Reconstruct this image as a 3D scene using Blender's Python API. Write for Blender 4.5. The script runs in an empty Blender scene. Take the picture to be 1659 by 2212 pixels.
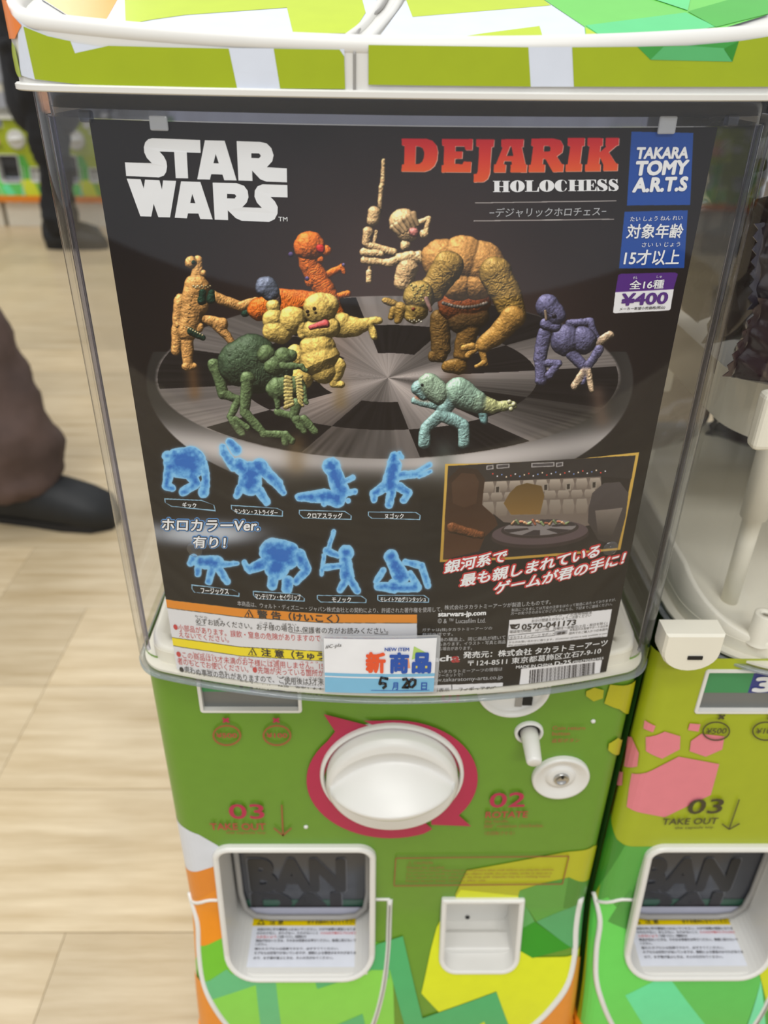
import bpy, bmesh, math, random
import numpy as np
from math import sin, cos, tan, atan, pi, radians, sqrt
from mathutils import Vector, Matrix
from mathutils.geometry import tessellate_polygon

random.seed(7)
SC = bpy.context.scene
COL = SC.collection

# ---------------------------------------------------------------- camera
F, CX, CY, HC, YAW = 1690.0, -0.0128, -0.338, 0.80, 0.95
TH, RO, PS = atan(F / 2884.0), atan(40 / 2884.0), radians(YAW)
FW = np.array([sin(PS) * cos(TH), cos(PS) * cos(TH), -sin(TH)])
_r0 = np.array([cos(PS), -sin(PS), 0.0])
_u0 = np.cross(_r0, FW)
RT = cos(RO) * _r0 + sin(RO) * _u0
UP = cos(RO) * _u0 - sin(RO) * _r0
CAM = np.array([CX, CY, HC])
cd = bpy.data.cameras.new('camera')
cam = bpy.data.objects.new('camera', cd)
COL.objects.link(cam)
cd.sensor_fit = 'HORIZONTAL'
cd.sensor_width = 36
cd.lens = F / 1659 * 36
cd.clip_start = 0.01
cam.matrix_world = Matrix(((RT[0], UP[0], -FW[0], CX), (RT[1], UP[1], -FW[1], CY), (RT[2], UP[2], -FW[2], HC), (0, 0, 0, 1)))
cd.dof.use_dof = True
cd.dof.focus_distance = 0.335
cd.dof.aperture_fstop = 13.5
SC.camera = cam

# ---------------------------------------------------------------- world, lamps, exposure
SC.view_settings.view_transform = 'Standard'
SC.view_settings.look = 'None'
SC.view_settings.gamma = 1
SC.view_settings.use_curve_mapping = False
SC.view_settings.exposure = 0.0
w = bpy.data.worlds.new('shop_light')
SC.world = w
w.use_nodes = True
bg = w.node_tree.nodes['Background']
bg.inputs[0].default_value = (0.97, 0.985, 1.0, 1)
bg.inputs[1].default_value = 0.62
def area(name, loc, sx, sy, power, rot=(0, 0, 0)):
    l = bpy.data.lights.new(name, 'AREA')
    l.shape = 'RECTANGLE'; l.size = sx; l.size_y = sy; l.energy = power
    l.color = (1.0, 0.985, 0.96)
    o = bpy.data.objects.new(name, l)
    o.location = loc; o.rotation_euler = rot
    COL.objects.link(o)
area('ceiling_lamp', (-0.1, -1.2, 2.75), 1.6, 0.5, 22)
area('ceiling_lamp', (0.4, -2.6, 2.75), 1.6, 0.5, 46)
area('ceiling_lamp', (-1.3, 1.1, 2.75), 1.6, 0.5, 26)
area('ceiling_lamp', (-0.9, -0.3, 2.75), 0.5, 1.2, 16)
area('ceiling_lamp', (-2.0, 3.0, 2.75), 1.6, 0.5, 26)

# ---------------------------------------------------------------- projection
def project(x, y, z):
    dx, dy, dz = x - CAM[0], y - CAM[1], z - CAM[2]
    zz = dx * FW[0] + dy * FW[1] + dz * FW[2]
    return (829.5 + F * (dx * RT[0] + dy * RT[1] + dz * RT[2]) / zz,
            1106 - F * (dx * UP[0] + dy * UP[1] + dz * UP[2]) / zz)
def ray(px, py):
    v = (px - 829.5) / F * RT - (py - 1106) / F * UP + FW
    return v / np.linalg.norm(v)
def on_y(px, py, Y):
    d = ray(px, py); t = (Y - CAM[1]) / d[1]
    return CAM + t * d
def on_z(px, py, Z):
    d = ray(px, py); t = (Z - CAM[2]) / d[2]
    return CAM + t * d

# ---------------------------------------------------------------- machine outlines (machine space, metres)
class Outline:
    "plan of the hopper: bowed front, round corners, straight sides"
    def __init__(o, R, xa, rc, y0):
        o.R, o.xa, o.rc, o.y0 = R, xa, rc, y0
        o.al = math.asin(xa / R)
        o.cx = xa - rc * sin(o.al); o.cy = y0 + R - R * cos(o.al) + rc * cos(o.al)
        o.side = o.cx + rc
    def y(o, x, g):
        a = abs(x); R, r = o.R - g, o.rc - g
        if a <= R * sin(o.al): return o.y0 + o.R - sqrt(R * R - a * a)
        a = min(a - o.cx, r * 0.9999)
        return o.cy - sqrt(max(r * r - a * a, 0))
    def ring(o, g, yback=0.27, nf=40, nc=18):
        R, r = o.R - g, o.rc - g; pts = []
        for i in range(nf + 1):
            t = -o.al + 2 * o.al * i / nf; pts.append((R * sin(t), o.y0 + o.R - R * cos(t)))
        for i in range(1, nc + 1):
            t = o.al + (pi / 2 - o.al) * i / nc; pts.append((o.cx + r * sin(t), o.cy - r * cos(t)))
        rb = 0.02
        for i in range(nc + 1):
            t = pi / 2 * i / nc; pts.append((o.cx + r - rb + rb * cos(t), yback - g - rb + rb * sin(t)))
        return pts + [(-x, y) for (x, y) in pts[nf + 1:]][::-1]
O1 = Outline(0.45, 0.129, 0.022, -0.0305)
O2 = Outline(0.45, 0.0696, 0.065, -0.0165)       # the neighbour's hopper has rounder shoulders
plan_y, plan_ring, HSIDE = O1.y, O1.ring, O1.side
HW, BR = 0.143, 0.014
ZA = 0.276                       # below this height the front swells into the apron
def apron(z):
    t = max(0.0, ZA - z)
    return 0.028 * (1 - math.exp(-(t / 0.075) ** 1.6)) if t > 0 else 0.0
def body_y(x, z):
    a = abs(x) - (HW - BR)
    c = 0.0
    if a > 0:
        a = min(a, BR * 0.9999)
        c = BR - sqrt(BR * BR - a * a)
    return c - apron(z)

class Surf:
    "y = f(x, z) sheets; offset moves a point off the surface along its normal"
    def __init__(s, f, xlim, dx=0.0):
        s.f, s.xl, s.dx = f, xlim, dx
    def cast(s, px, py):
        d = ray(px, py)
        o = CAM - np.array([s.dx, 0, 0])
        def g(t):
            p = o + t * d
            return p[1] - s.f(max(-s.xl, min(s.xl, p[0])), p[2])
        t = 0.05
        while t < 2 and g(t) < 0:
            t += 0.004
        a, b = t - 0.004, t
        for _ in range(30):
            m = (a + b) / 2
            if g(m) < 0: a = m
            else: b = m
        p = o + b * d
        return (max(-s.xl, min(s.xl, p[0])), p[2])
    def pos(s, u, v, off=0.0):
        e = 2e-4
        u = max(-s.xl, min(s.xl, u))
        y = s.f(u, v)
        u0, u1 = max(-s.xl, u - e), min(s.xl, u + e)
        fx = (s.f(u1, v) - s.f(u0, v)) / (u1 - u0)
        fz = (s.f(u, v + e) - s.f(u, v - e)) / (2 * e)
        n = Vector((fx, -1, fz)).normalized()
        return (u + n.x * off, y + n.y * off, v + n.z * off)
class TopSurf:
    "sloping lid: z = z0 + slope * (y - y0)"
    Z0, Y0, SL = 0.8015, -0.0345, 0.30
    def __init__(s, dx=0.0): s.dx = dx
    def z(s, y): return s.Z0 + s.SL * (y - s.Y0)
    def cast(s, px, py):
        d = ray(px, py); o = CAM - np.array([s.dx, 0, 0])
        t = (s.Z0 + s.SL * (o[1] - s.Y0) - o[2]) / (d[2] - s.SL * d[1])
        if t < 0 or t > 0.9: t = 0.9
        p = o + t * d
        x = max(-O1.side - .001, min(O1.side + .001, p[0]))
        return (x, max(min(p[1], 0.25), O1.y(x, -.001)))
    def pos(s, u, v, off=0.0):
        k = 1 / sqrt(1 + s.SL ** 2)
        return (u, v - off * s.SL * k, s.z(v) + off * k)
class PlaneZ:
    def __init__(s, Z, dx=0.0): s.Z, s.dx = Z, dx
    def cast(s, px, py):
        p = on_z(px, py, s.Z); return (p[0] - s.dx, p[1])
    def pos(s, u, v, off=0.0): return (u, v, s.Z + off)

def S_BODY(dx=0): return Surf(body_y, HW - 0.0002, dx)
def S_FLAT(Y, dx=0): return Surf(lambda x, z: Y, 9, dx)
def S_GLASS(dx=0): return Surf(lambda x, z: plan_y(x, 0.0), HSIDE - 0.0003, dx)
def S_CARD(dx=0): return Surf(lambda x, z: plan_y(x, 0.0045), HSIDE - 0.005, dx)
def S_HOOD(dx=0): return Surf(lambda x, z: plan_y(x, -0.004), HSIDE + 0.0037, dx)

# ---------------------------------------------------------------- materials
def lin(c):
    return tuple(((v / 255) / 12.92 if v / 255 <= 0.04045 else ((v / 255 + 0.055) / 1.055) ** 2.4) for v in c)
_mats = {}
def mat(name, rgb, rough=0.45, metal=0.0, coat=0.0, noise=0.0, nscale=40.0, bump=0.0, spec=0.5, stretch=None, emit=0):
    if name in _mats: return _mats[name]
    m = bpy.data.materials.new(name); m.use_nodes = True
    nt = m.node_tree; b = nt.nodes['Principled BSDF']
    c = lin(rgb)
    b.inputs['Base Color'].default_value = (*c, 1)
    b.inputs['Roughness'].default_value = rough
    b.inputs['Metallic'].default_value = metal
    b.inputs['Coat Weight'].default_value = coat
    b.inputs['Specular IOR Level'].default_value = spec
    if emit:
        b.inputs['Emission Color'].default_value = (*c, 1); b.inputs['Emission Strength'].default_value = emit
    if noise or bump:
        tc = nt.nodes.new('ShaderNodeTexCoord'); mp = nt.nodes.new('ShaderNodeMapping')
        nt.links.new(tc.outputs['Object'], mp.inputs[0])
        if stretch: mp.inputs['Scale'].default_value = stretch
        n = nt.nodes.new('ShaderNodeTexNoise'); n.inputs['Scale'].default_value = nscale; n.inputs['Detail'].default_value = 5
        nt.links.new(mp.outputs[0], n.inputs['Vector'])
        if noise:
            r = nt.nodes.new('ShaderNodeMapRange')
            r.inputs[1].default_value = 0.3; r.inputs[2].default_value = 0.7
            r.inputs[3].default_value = 1 - noise; r.inputs[4].default_value = 1 + noise * 0.6
            nt.links.new(n.outputs[0], r.inputs[0])
            mx = nt.nodes.new('ShaderNodeVectorMath'); mx.operation = 'SCALE'
            mx.inputs[0].default_value = c
            nt.links.new(r.outputs[0], mx.inputs['Scale'])
            nt.links.new(mx.outputs[0], b.inputs['Base Color'])
        if bump:
            bp = nt.nodes.new('ShaderNodeBump'); bp.inputs['Strength'].default_value = bump; bp.inputs['Distance'].default_value = 0.01
            nt.links.new(n.outputs[0], bp.inputs['Height']); nt.links.new(bp.outputs[0], b.inputs['Normal'])
    _mats[name] = m
    return m
def flat(rgb, rough=0.3):
    return mat('print_%d_%d_%d' % tuple(rgb) + ('' if rough == 0.3 else '_r%d' % int(rough * 100)), rgb, rough, noise=0.03, nscale=90)
def clear_mat(name, tint, edge, haze=0.02, rough=0.03, ior=1.46, frost=0.0, power=7.0, gloss=True):
    "thin clear plastic: sees through face on, takes on the colour of its own edge at a grazing angle"
    m = bpy.data.materials.new(name); m.use_nodes = True
    nt = m.node_tree; nt.nodes.clear(); N = nt.nodes.new; L = nt.links.new
    out = N('ShaderNodeOutputMaterial'); tr = N('ShaderNodeBsdfTransparent'); gl = N('ShaderNodeBsdfGlossy'); df = N('ShaderNodeBsdfDiffuse')
    # Schlick reflectance, the same from either side of the thin wall
    f0 = ((ior - 1) / (ior + 1)) ** 2 * 1.6
    lf = N('ShaderNodeLayerWeight'); lf.inputs[0].default_value = 0.5
    p5 = N('ShaderNodeMath'); p5.operation = 'POWER'; p5.inputs[1].default_value = 5.0; L(lf.outputs['Facing'], p5.inputs[0])
    fr = N('ShaderNodeMath'); fr.operation = 'MULTIPLY_ADD'; fr.inputs[1].default_value = 1 - f0; fr.inputs[2].default_value = f0; L(p5.outputs[0], fr.inputs[0])
    lw = N('ShaderNodeLayerWeight'); lw.inputs[0].default_value = 0.25
    mx = N('ShaderNodeMix'); mx.data_type = 'RGBA'
    mx.inputs[6].default_value = (*tint, 1); mx.inputs[7].default_value = (*edge, 1)
    pw = N('ShaderNodeMath'); pw.operation = 'POWER'; pw.inputs[1].default_value = power
    L(lw.outputs['Facing'], pw.inputs[0]); L(pw.outputs[0], mx.inputs[0]); L(mx.outputs[2], tr.inputs[0])
    gl.inputs['Roughness'].default_value = rough
    df.inputs[0].default_value = (0.75, 0.78, 0.82, 1)
    m1 = N('ShaderNodeMixShader'); m1.inputs[0].default_value = haze + frost
    L(tr.outputs[0], m1.inputs[1]); L(df.outputs[0], m1.inputs[2])
    m2 = N('ShaderNodeMixShader'); (L(fr.outputs[0], m2.inputs[0]) if gloss else setattr(m2.inputs[0], 'default_value', 0.0)); L(m1.outputs[0], m2.inputs[1]); L(gl.outputs[0], m2.inputs[2])
    L(m2.outputs[0], out.inputs[0])
    _mats[name] = m
    return m
WHITE = mat('white_plastic', (222, 221, 216), 0.36, noise=0.025, nscale=30)
CREAM = mat('cream_plastic', (228, 224, 208), 0.4, noise=0.03, nscale=30)
DARK = mat('dark_plastic', (18, 18, 20), 0.35, noise=0.1)
BLACKGAP = mat('black_recess', (10, 10, 12), 0.6, noise=0.1)
SMOKE = mat('smoked_plastic', (58, 60, 66), 0.15, noise=0.08, nscale=20)
GREYP = mat('grey_plastic', (150, 148, 144), 0.35, noise=0.05)
METAL = mat('brushed_metal', (190, 190, 188), 0.25, metal=1.0, noise=0.06)
CLEAR = clear_mat('clear_hopper_plastic', (0.995, 0.996, 0.998), (0.07, 0.08, 0.22), 0.004, ior=1.45, power=4.5)
CLEARI = clear_mat('clear_inner_face', (0.995, 0.996, 0.998), (0.12, 0.13, 0.30), 0.0, power=6.0, gloss=False)
CORNER = clear_mat('refraction_band_tint', (0.66, 0.67, 0.79), (0.06, 0.07, 0.20), 0.01, 0.05, ior=1.3, power=2.0)
CLEARB = clear_mat('clear_rib_plastic', (0.50, 0.53, 0.66), (0.12, 0.14, 0.30), 0.02, 0.06)
CLEARR = clear_mat('clear_rivet_plastic', (0.92, 0.93, 0.95), (0.5, 0.52, 0.6), 0.03, 0.05, power=2.0)
FROST = clear_mat('frosted_clip_plastic', (0.8, 0.82, 0.86), (0.5, 0.52, 0.6), 0.1, 0.2, frost=0.35)
RIMC = clear_mat('clear_edge_plastic', (0.62, 0.68, 0.68), (0.3, 0.35, 0.38), 0.05, 0.08, frost=0.12)

# ---------------------------------------------------------------- mesh helpers
def mesh_obj(name, verts, faces, m, parent=None, smooth=False, label=None, solid=0.0):
    me = bpy.data.meshes.new(name)
    me.from_pydata([tuple(map(float, v)) for v in verts], [], faces)
    me.update()
    if smooth:
        me.polygons.foreach_set('use_smooth', [True] * len(me.polygons))
    if m: me.materials.append(m)
    o = bpy.data.objects.new(name, me); COL.objects.link(o)
    if parent: o.parent = parent
    if label: o['label'] = label
    if solid:
        md = o.modifiers.new('thickness', 'SOLIDIFY'); md.thickness = solid; md.offset = 0
    return o
class MB:
    def __init__(s): s.v, s.f = [], []
    def add(s, v, f):
        n = len(s.v); s.v += [tuple(p) for p in v]; s.f += [[i + n for i in q] for q in f]; return s
    def box(s, c, d, rz=0, bev=0.0):
        bm = bmesh.new(); bmesh.ops.create_cube(bm, size=1)
        bmesh.ops.scale(bm, vec=d, verts=bm.verts)
        if bev: bmesh.ops.bevel(bm, geom=bm.edges[:], offset=bev, segments=2, affect='EDGES', profile=0.6)
        if rz: bmesh.ops.rotate(bm, cent=(0, 0, 0), matrix=Matrix.Rotation(rz, 3, 'Z'), verts=bm.verts)
        bmesh.ops.translate(bm, vec=c, verts=bm.verts)
        bm.verts.index_update()
        s.add([v.co[:] for v in bm.verts], [[v.index for v in f.verts] for f in bm.faces]); bm.free(); return s
    def loft(s, rings, close=True, cap0=False, cap1=False):
        n = len(rings[0]); vs = [p for r in rings for p in r]; fs = []
        for k in range(len(rings) - 1):
            for i in range(n if close else n - 1):
                j = (i + 1) % n
                fs.append([k * n + i, k * n + j, (k + 1) * n + j, (k + 1) * n + i])
        if cap0: fs.append(list(range(n))[::-1])
        if cap1: fs.append([(len(rings) - 1) * n + i for i in range(n)])
        return s.add(vs, fs)
    def tube(s, pts, r, n=10, cap=True, closed=False):
        P = [Vector(p) for p in pts]; rr = r if hasattr(r, '__len__') else [r] * len(P)
        rings = []; up = None
        for i, p in enumerate(P):
            a = P[(i - 1) % len(P)] if (i > 0 or closed) else p
            b = P[(i + 1) % len(P)] if (i < len(P) - 1 or closed) else p
            t = (b - a).normalized()
            if up is None:
                up = t.orthogonal().normalized()
            up = (up - t * up.dot(t)).normalized(); sd = t.cross(up)
            rings.append([p + (up * cos(2 * pi * k / n) + sd * sin(2 * pi * k / n)) * rr[i] for k in range(n)])
        if closed: rings.append(rings[0]); cap = False
        return s.loft(rings, True, cap, cap)
    def obj(s, name, m, parent=None, smooth=False, label=None, **k):
        return mesh_obj(name, s.v, s.f, m, parent, smooth, label, **k)
def lathe(c, prof, axis=(0, -1, 0), n=40):
    "prof: list of (radius, height along axis)"
    a = Vector(axis).normalized(); u = a.orthogonal().normalized(); v = a.cross(u); c = Vector(c)
    return [[c + a * h + (u * cos(2 * pi * k / n) + v * sin(2 * pi * k / n)) * r for k in range(n)] for r, h in prof]
def bevel(o, wd=0.001, seg=2):
    b = o.modifiers.new('bevel', 'BEVEL'); b.width = wd; b.segments = seg; b.limit_method = 'ANGLE'
    return o
def empty(name, loc, label=None, cat=None, group=None):
    o = bpy.data.objects.new(name, None); COL.objects.link(o); o.location = loc; o.empty_display_size = 0.05
    return tag(o, label, cat, group)
def tag(o, label=None, cat=None, group=None, kind=None):
    if label: o['label'] = label
    if cat: o['category'] = cat
    if group: o['group'] = group
    if kind: o['kind'] = kind
    return o

def round_poly(x0, z0, x1, z1, rt, rb, n=6):
    "rounded rectangle in (x, z), counter-clockwise from the bottom left"
    P = []
    for cx_, cz, r, a0 in ((x1 - rb, z0 + rb, rb, -90), (x1 - rt, z1 - rt, rt, 0), (x0 + rt, z1 - rt, rt, 90), (x0 + rb, z0 + rb, rb, 180)):
        for i in range(n + 1):
            a = radians(a0 + 90 * i / n)
            P.append((cx_ + r * cos(a), cz + r * sin(a)))
    return P
def sheet(name, surf, polys, m, parent, off=0.0002, cuts_u=(), cuts_v=(), holes=(), clips=(), label=None, smooth=False):
    "flat polygons (in the surface's own two coordinates) cut out, subdivided and laid on the surface. clips: convex openings to leave free"
    bm = bmesh.new()
    for poly in polys:
        loops = [poly] + [h for h in holes]
        allp = [p for l in loops for p in l]
        tris = tessellate_polygon([[Vector((p[0], p[1], 0)) for p in l] for l in loops])
        vs = [bm.verts.new((p[0], p[1], 0)) for p in allp]
        for t in tris:
            if len(set(t)) == 3:
                try: bm.faces.new([vs[i] for i in t])
                except ValueError: pass
    def cut(co, no):
        bmesh.ops.bisect_plane(bm, geom=bm.verts[:] + bm.edges[:] + bm.faces[:], plane_co=co, plane_no=no, dist=1e-7)
    us = [v.co.x for v in bm.verts]; vs_ = [v.co.y for v in bm.verts]
    for c in cuts_u:
        if min(us) < c < max(us): cut((c, 0, 0), (1, 0, 0))
    for c in cuts_v:
        if min(vs_) < c < max(vs_): cut((0, c, 0), (0, 1, 0))
    for cl in clips:
        cu = [p[0] for p in cl]; cv = [p[1] for p in cl]
        if max(cu) < min(us) or min(cu) > max(us) or max(cv) < min(vs_) or min(cv) > max(vs_): continue
        n = len(cl)
        ar = sum(cl[i][0] * cl[(i + 1) % n][1] - cl[(i + 1) % n][0] * cl[i][1] for i in range(n))
        sg = 1 if ar > 0 else -1
        nor = []
        for i in range(n):
            a, b = cl[i], cl[(i + 1) % n]
            no = ((b[1] - a[1]) * sg, -(b[0] - a[0]) * sg, 0)
            if abs(no[0]) + abs(no[1]) < 1e-9: continue
            nor.append((a, no)); 
            x0, x1, y0, y1 = min(cu) - 1e-4, max(cu) + 1e-4, min(cv) - 1e-4, max(cv) + 1e-4
            fs = [f for f in bm.faces if not (max(v.co.x for v in f.verts) < x0 or min(v.co.x for v in f.verts) > x1 or max(v.co.y for v in f.verts) < y0 or min(v.co.y for v in f.verts) > y1)]
            g = set(fs) | {e for f in fs for e in f.edges} | {v for f in fs for v in f.verts}
            bmesh.ops.bisect_plane(bm, geom=list(g), plane_co=(a[0], a[1], 0), plane_no=no, dist=1e-7)
        dead = []
        for f in bm.faces:
            c = f.calc_center_median()
            if all((c.x - a[0]) * no[0] + (c.y - a[1]) * no[1] < 0 for a, no in nor): dead.append(f)
        bmesh.ops.delete(bm, geom=dead, context='FACES')
    if not bm.faces:
        bm.free(); return None
    for v in bm.verts: v.co = surf.pos(v.co.x, v.co.y, off)
    me = bpy.data.meshes.new(name); bm.to_mesh(me); bm.free(); me.materials.append(m)
    if smooth: me.polygons.foreach_set('use_smooth', [True] * len(me.polygons))
    o = bpy.data.objects.new(name, me); COL.objects.link(o); o.parent = parent
    if label: o['label'] = label
    return o
def px(surf, pts): return [surf.cast(*p) for p in pts]
def crop(x0, y0, s): return lambda pts: [(x0 + a / s, y0 + b / s) for a, b in pts]

# lettering: one text line becomes a thin mesh laid on a surface
def text_geo(s, bold=0.0, res=3):
    c = bpy.data.curves.new('t', 'FONT'); c.body = s; c.resolution_u = res; c.offset = bold
    o = bpy.data.objects.new('t', c); COL.objects.link(o)
    dg = bpy.context.evaluated_depsgraph_get(); dg.update()
    me = o.evaluated_get(dg).to_mesh()
    n = len(me.vertices); co = np.zeros(n * 3); me.vertices.foreach_get('co', co); co = co.reshape(-1, 3)[:, :2].copy()
    fs = [list(p.vertices) for p in me.polygons]
    o.evaluated_get(dg).to_mesh_clear()
    bpy.data.objects.remove(o); bpy.data.curves.remove(c)
    return co, fs
_tg = {}
def text(s, surf, x0, y0, x1, y1, h, m, parent, off=0.0004, bold=0.0, ital=0.0, label=None, name='lettering', grow=0.0, uv=None, h1=None):
    "baseline runs from (x0,y0) to (x1,y1) in the photograph, glyph box h high; laid out upright on the surface itself"
    if s not in _tg: _tg[s] = text_geo(s, 0.0)
    co, fs = _tg[s]
    mn, mx = co.min(0), co.max(0)
    if bold > 0.001:
        k = 10 if bold > .04 else 6
        sh = [(bold * cos(2 * pi * i / k), bold * sin(2 * pi * i / k)) for i in range(k)]
        n0 = len(co); co = np.concatenate([co] + [co + np.array(d_) for d_ in sh]); fs = [[v + n0 * j for v in f] for j in range(k + 1) for f in fs]
    q = (co - mn) / (mx - mn)
    if uv:
        O, A, B = [np.array(p) for p in uv]
    else:
        lean = lambda x, y, hh: (x + (x - 790) / (3990 - y) * hh + ital * hh, y - hh)
        O = np.array(surf.cast(x0, y0)); A = np.array(surf.cast(x1, y1)); B = np.array(surf.cast(*lean(x0, y0, h)))
    P = O + q[:, :1] * (A - O) + q[:, 1:] * (B - O)
    nb = len(_tg[s][0])
    return mesh_obj(name, [surf.pos(a, b, off - 1.5e-6 * (i // nb)) for i, (a, b) in enumerate(P)], fs, m, parent, label=label)

def pixtube(name, surf, pts, r, m, parent, off=0.0, n=8, sub=4, uv=False):
    "raised bead following a line on the surface"
    q = list(pts) if uv else px(surf, pts)
    P = []
    for i in range(len(q) - 1):
        for k in range(sub):
            t = k / sub
            p0, p1, p2, p3 = q[max(i - 1, 0)], q[i], q[i + 1], q[min(i + 2, len(q) - 1)]
            P.append(tuple(0.5 * (2 * p1[j] + (p2[j] - p0[j]) * t + (2 * p0[j] - 5 * p1[j] + 4 * p2[j] - p3[j]) * t * t + (3 * p1[j] - p0[j] - 3 * p2[j] + p3[j]) * t ** 3) for j in (0, 1)))
    P.append(q[-1])
    return MB().tube([surf.pos(a, b, off) for a, b in P], r, n).obj(name, m, parent, True)

# ================================================================ SETTING
def plank_material():
    m = bpy.data.materials.new('pale_oak_board'); m.use_nodes = True
    nt = m.node_tree; N = nt.nodes.new; L = nt.links.new; b = nt.nodes['Principled BSDF']
    tc = N('ShaderNodeTexCoord'); oi = N('ShaderNodeObjectInfo')
    cb = N('ShaderNodeCombineXYZ'); ml = N('ShaderNodeMath'); ml.operation = 'MULTIPLY'; ml.inputs[1].default_value = 37.0
    L(oi.outputs['Random'], ml.inputs[0]); L(ml.outputs[0], cb.inputs[0]); L(ml.outputs[0], cb.inputs[1])
    ad = N('ShaderNodeVectorMath'); L(tc.outputs['Object'], ad.inputs[0]); L(cb.outputs[0], ad.inputs[1])
    mp = N('ShaderNodeMapping'); mp.inputs['Scale'].default_value = (2.2, 26, 1); L(ad.outputs[0], mp.inputs[0])
    n1 = N('ShaderNodeTexNoise'); n1.inputs['Scale'].default_value = 2.0; n1.inputs['Detail'].default_value = 7; n1.inputs['Roughness'].default_value = 0.62; L(mp.outputs[0], n1.inputs[0])
    n2 = N('ShaderNodeTexNoise'); n2.inputs['Scale'].default_value = 6.0; n2.inputs['Detail'].default_value = 3; L(ad.outputs[0], n2.inputs[0])
    r = N('ShaderNodeValToRGB'); r.color_ramp.elements[0].position = 0.3; r.color_ramp.elements[0].color = (*lin((180, 158, 120)), 1)
    r.color_ramp.elements[1].position = 0.72; r.color_ramp.elements[1].color = (*lin((214, 197, 165)), 1)
    L(n1.outputs[0], r.inputs[0])
    hs = N('ShaderNodeHueSaturation'); L(r.outputs[0], hs.inputs['Color'])
    mr = N('ShaderNodeMapRange'); mr.inputs[3].default_value = 0.9; mr.inputs[4].default_value = 1.08; L(oi.outputs['Random'], mr.inputs[0])
    m3 = N('ShaderNodeMapRange'); m3.inputs[1].default_value = 0.3; m3.inputs[2].default_value = 0.7; m3.inputs[3].default_value = 0.93; m3.inputs[4].default_value = 1.05; L(n2.outputs[0], m3.inputs[0])
    mm = N('ShaderNodeMath'); mm.operation = 'MULTIPLY'; L(mr.outputs[0], mm.inputs[0]); L(m3.outputs[0], mm.inputs[1])
    L(mm.outputs[0], hs.inputs['Value']); L(hs.outputs[0], b.inputs['Base Color'])
    b.inputs['Roughness'].default_value = 0.36
    bp = N('ShaderNodeBump'); bp.inputs['Strength'].default_value = 0.08; bp.inputs['Distance'].default_value = 0.002
    L(n1.outputs[0], bp.inputs['Height']); L(bp.outputs[0], b.inputs['Normal'])
    return m
PLANK = plank_material()
floor = MB().box((-1.0, 1.9, -0.012), (8.0, 9.0, 0.02)).obj('floor', mat('floor_bed', (120, 100, 72), 0.7, noise=0.1), None)
tag(floor, kind='structure')
PW, PL = 0.1848, 1.22
pm = None
seam0 = 0.334
jx = on_z(95, 1494, 0)[0]
for k in range(-9, 24):
    y0 = seam0 + k * PW
    sh = {1: 0.0}.get(k, (k * 0.437) % 1.0 * PL)
    for j in range(-3, 3):
        x0 = jx + sh + j * PL
        if x0 > 2.6 or x0 + PL < -4.6: continue
        if pm is None:
            pm = bevel(MB().box((0, 0, 0), (PL - 0.0005, PW - 0.0008, 0.004)).obj('plank', PLANK, floor), 0.0003, 1); o = pm
        else:
            o = pm.copy(); COL.objects.link(o)
        o.location = (x0 + PL / 2, y0 + PW / 2, 0.0)
wallm = mat('wall_paint', (196, 196, 200), 0.8, noise=0.04, nscale=3)
tag(MB().box((-1.0, 6.3, 1.35), (8.0, 0.1, 2.8)).obj('wall_back', wallm), kind='structure')
bb = MB().box((-1.0, 6.24, 0.055), (8.0, 0.02, 0.10)).obj('baseboard_back', mat('baseboard_paint', (170, 165, 160), 0.5, noise=0.03))
tag(bevel(bb, 0.004), kind='structure')

# ================================================================ CAPSULE MACHINES
# openings and fittings are measured once, on the near machine, and shared by its twin
B0 = S_BODY()
def zc(x, y): return B0.cast(x, y)
CH = dict(x0=zc(481, 1960)[0] - 0.001, x1=zc(812, 1880)[0], z1=zc(640, 1823)[1], z0=zc(640, 2112)[1])
CUP = dict(x0=zc(950, 2000)[0], x1=zc(1130, 1960)[0], z1=zc(1040, 1937)[1], z0=zc(1040, 2097)[1])
SLX0, SLX1, SLZ0 = zc(431, 1520)[0], zc(652, 1520)[0], zc(540, 1538)[1]
SLZ1 = SLZ0 + 0.034
chute_poly = round_poly(CH['x0'] + .001, CH['z0'] + .001, CH['x1'] - .001, CH['z1'] - .001, 0.010, 0.022)
cup_poly = round_poly(CUP['x0'] + .001, CUP['z0'] + .001, CUP['x1'] - .001, CUP['z1'] - .001, 0.001, 0.012)
slot_poly = round_poly(SLX0 + .001, SLZ0 + .001, SLX1 - .001, SLZ1 - .001, 0.002, 0.002, 3)
CLIPS = [chute_poly, cup_poly, slot_poly]
ZC = [ZA - 0.004 * i for i in range(0, 31)]
XC = [s * (HW - BR * (1 - sin(radians(a)))) for s in (-1, 1) for a in (0, 12, 24, 36, 48, 60, 72, 82)] + [HW - BR - 0.0008, -HW + BR + 0.0008]

def frame_loft(name, poly_fn, ydeep, m, parent, lip=0.005, w=0.005, bottom=True):
    "moulded surround: stands proud of the front, turns in and runs back into the opening"
    def ring(d, yo, flat=None):
        return [(x, (body_y(max(-HW, min(HW, x)), z) - yo) if flat is None else flat, z) for x, z in poly_fn(d)]
    rings = [ring(0.0, -0.002), ring(0.0, lip * 0.6), ring(0.0008, lip * 0.9), ring(0.002, lip), ring(w - 0.0012, lip), ring(w, lip * 0.8), ring(w + 0.0004, 0, ydeep)]
    mb = MB().loft(rings, True, False, bottom)
    return mb.obj(name, m, parent, False)

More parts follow.
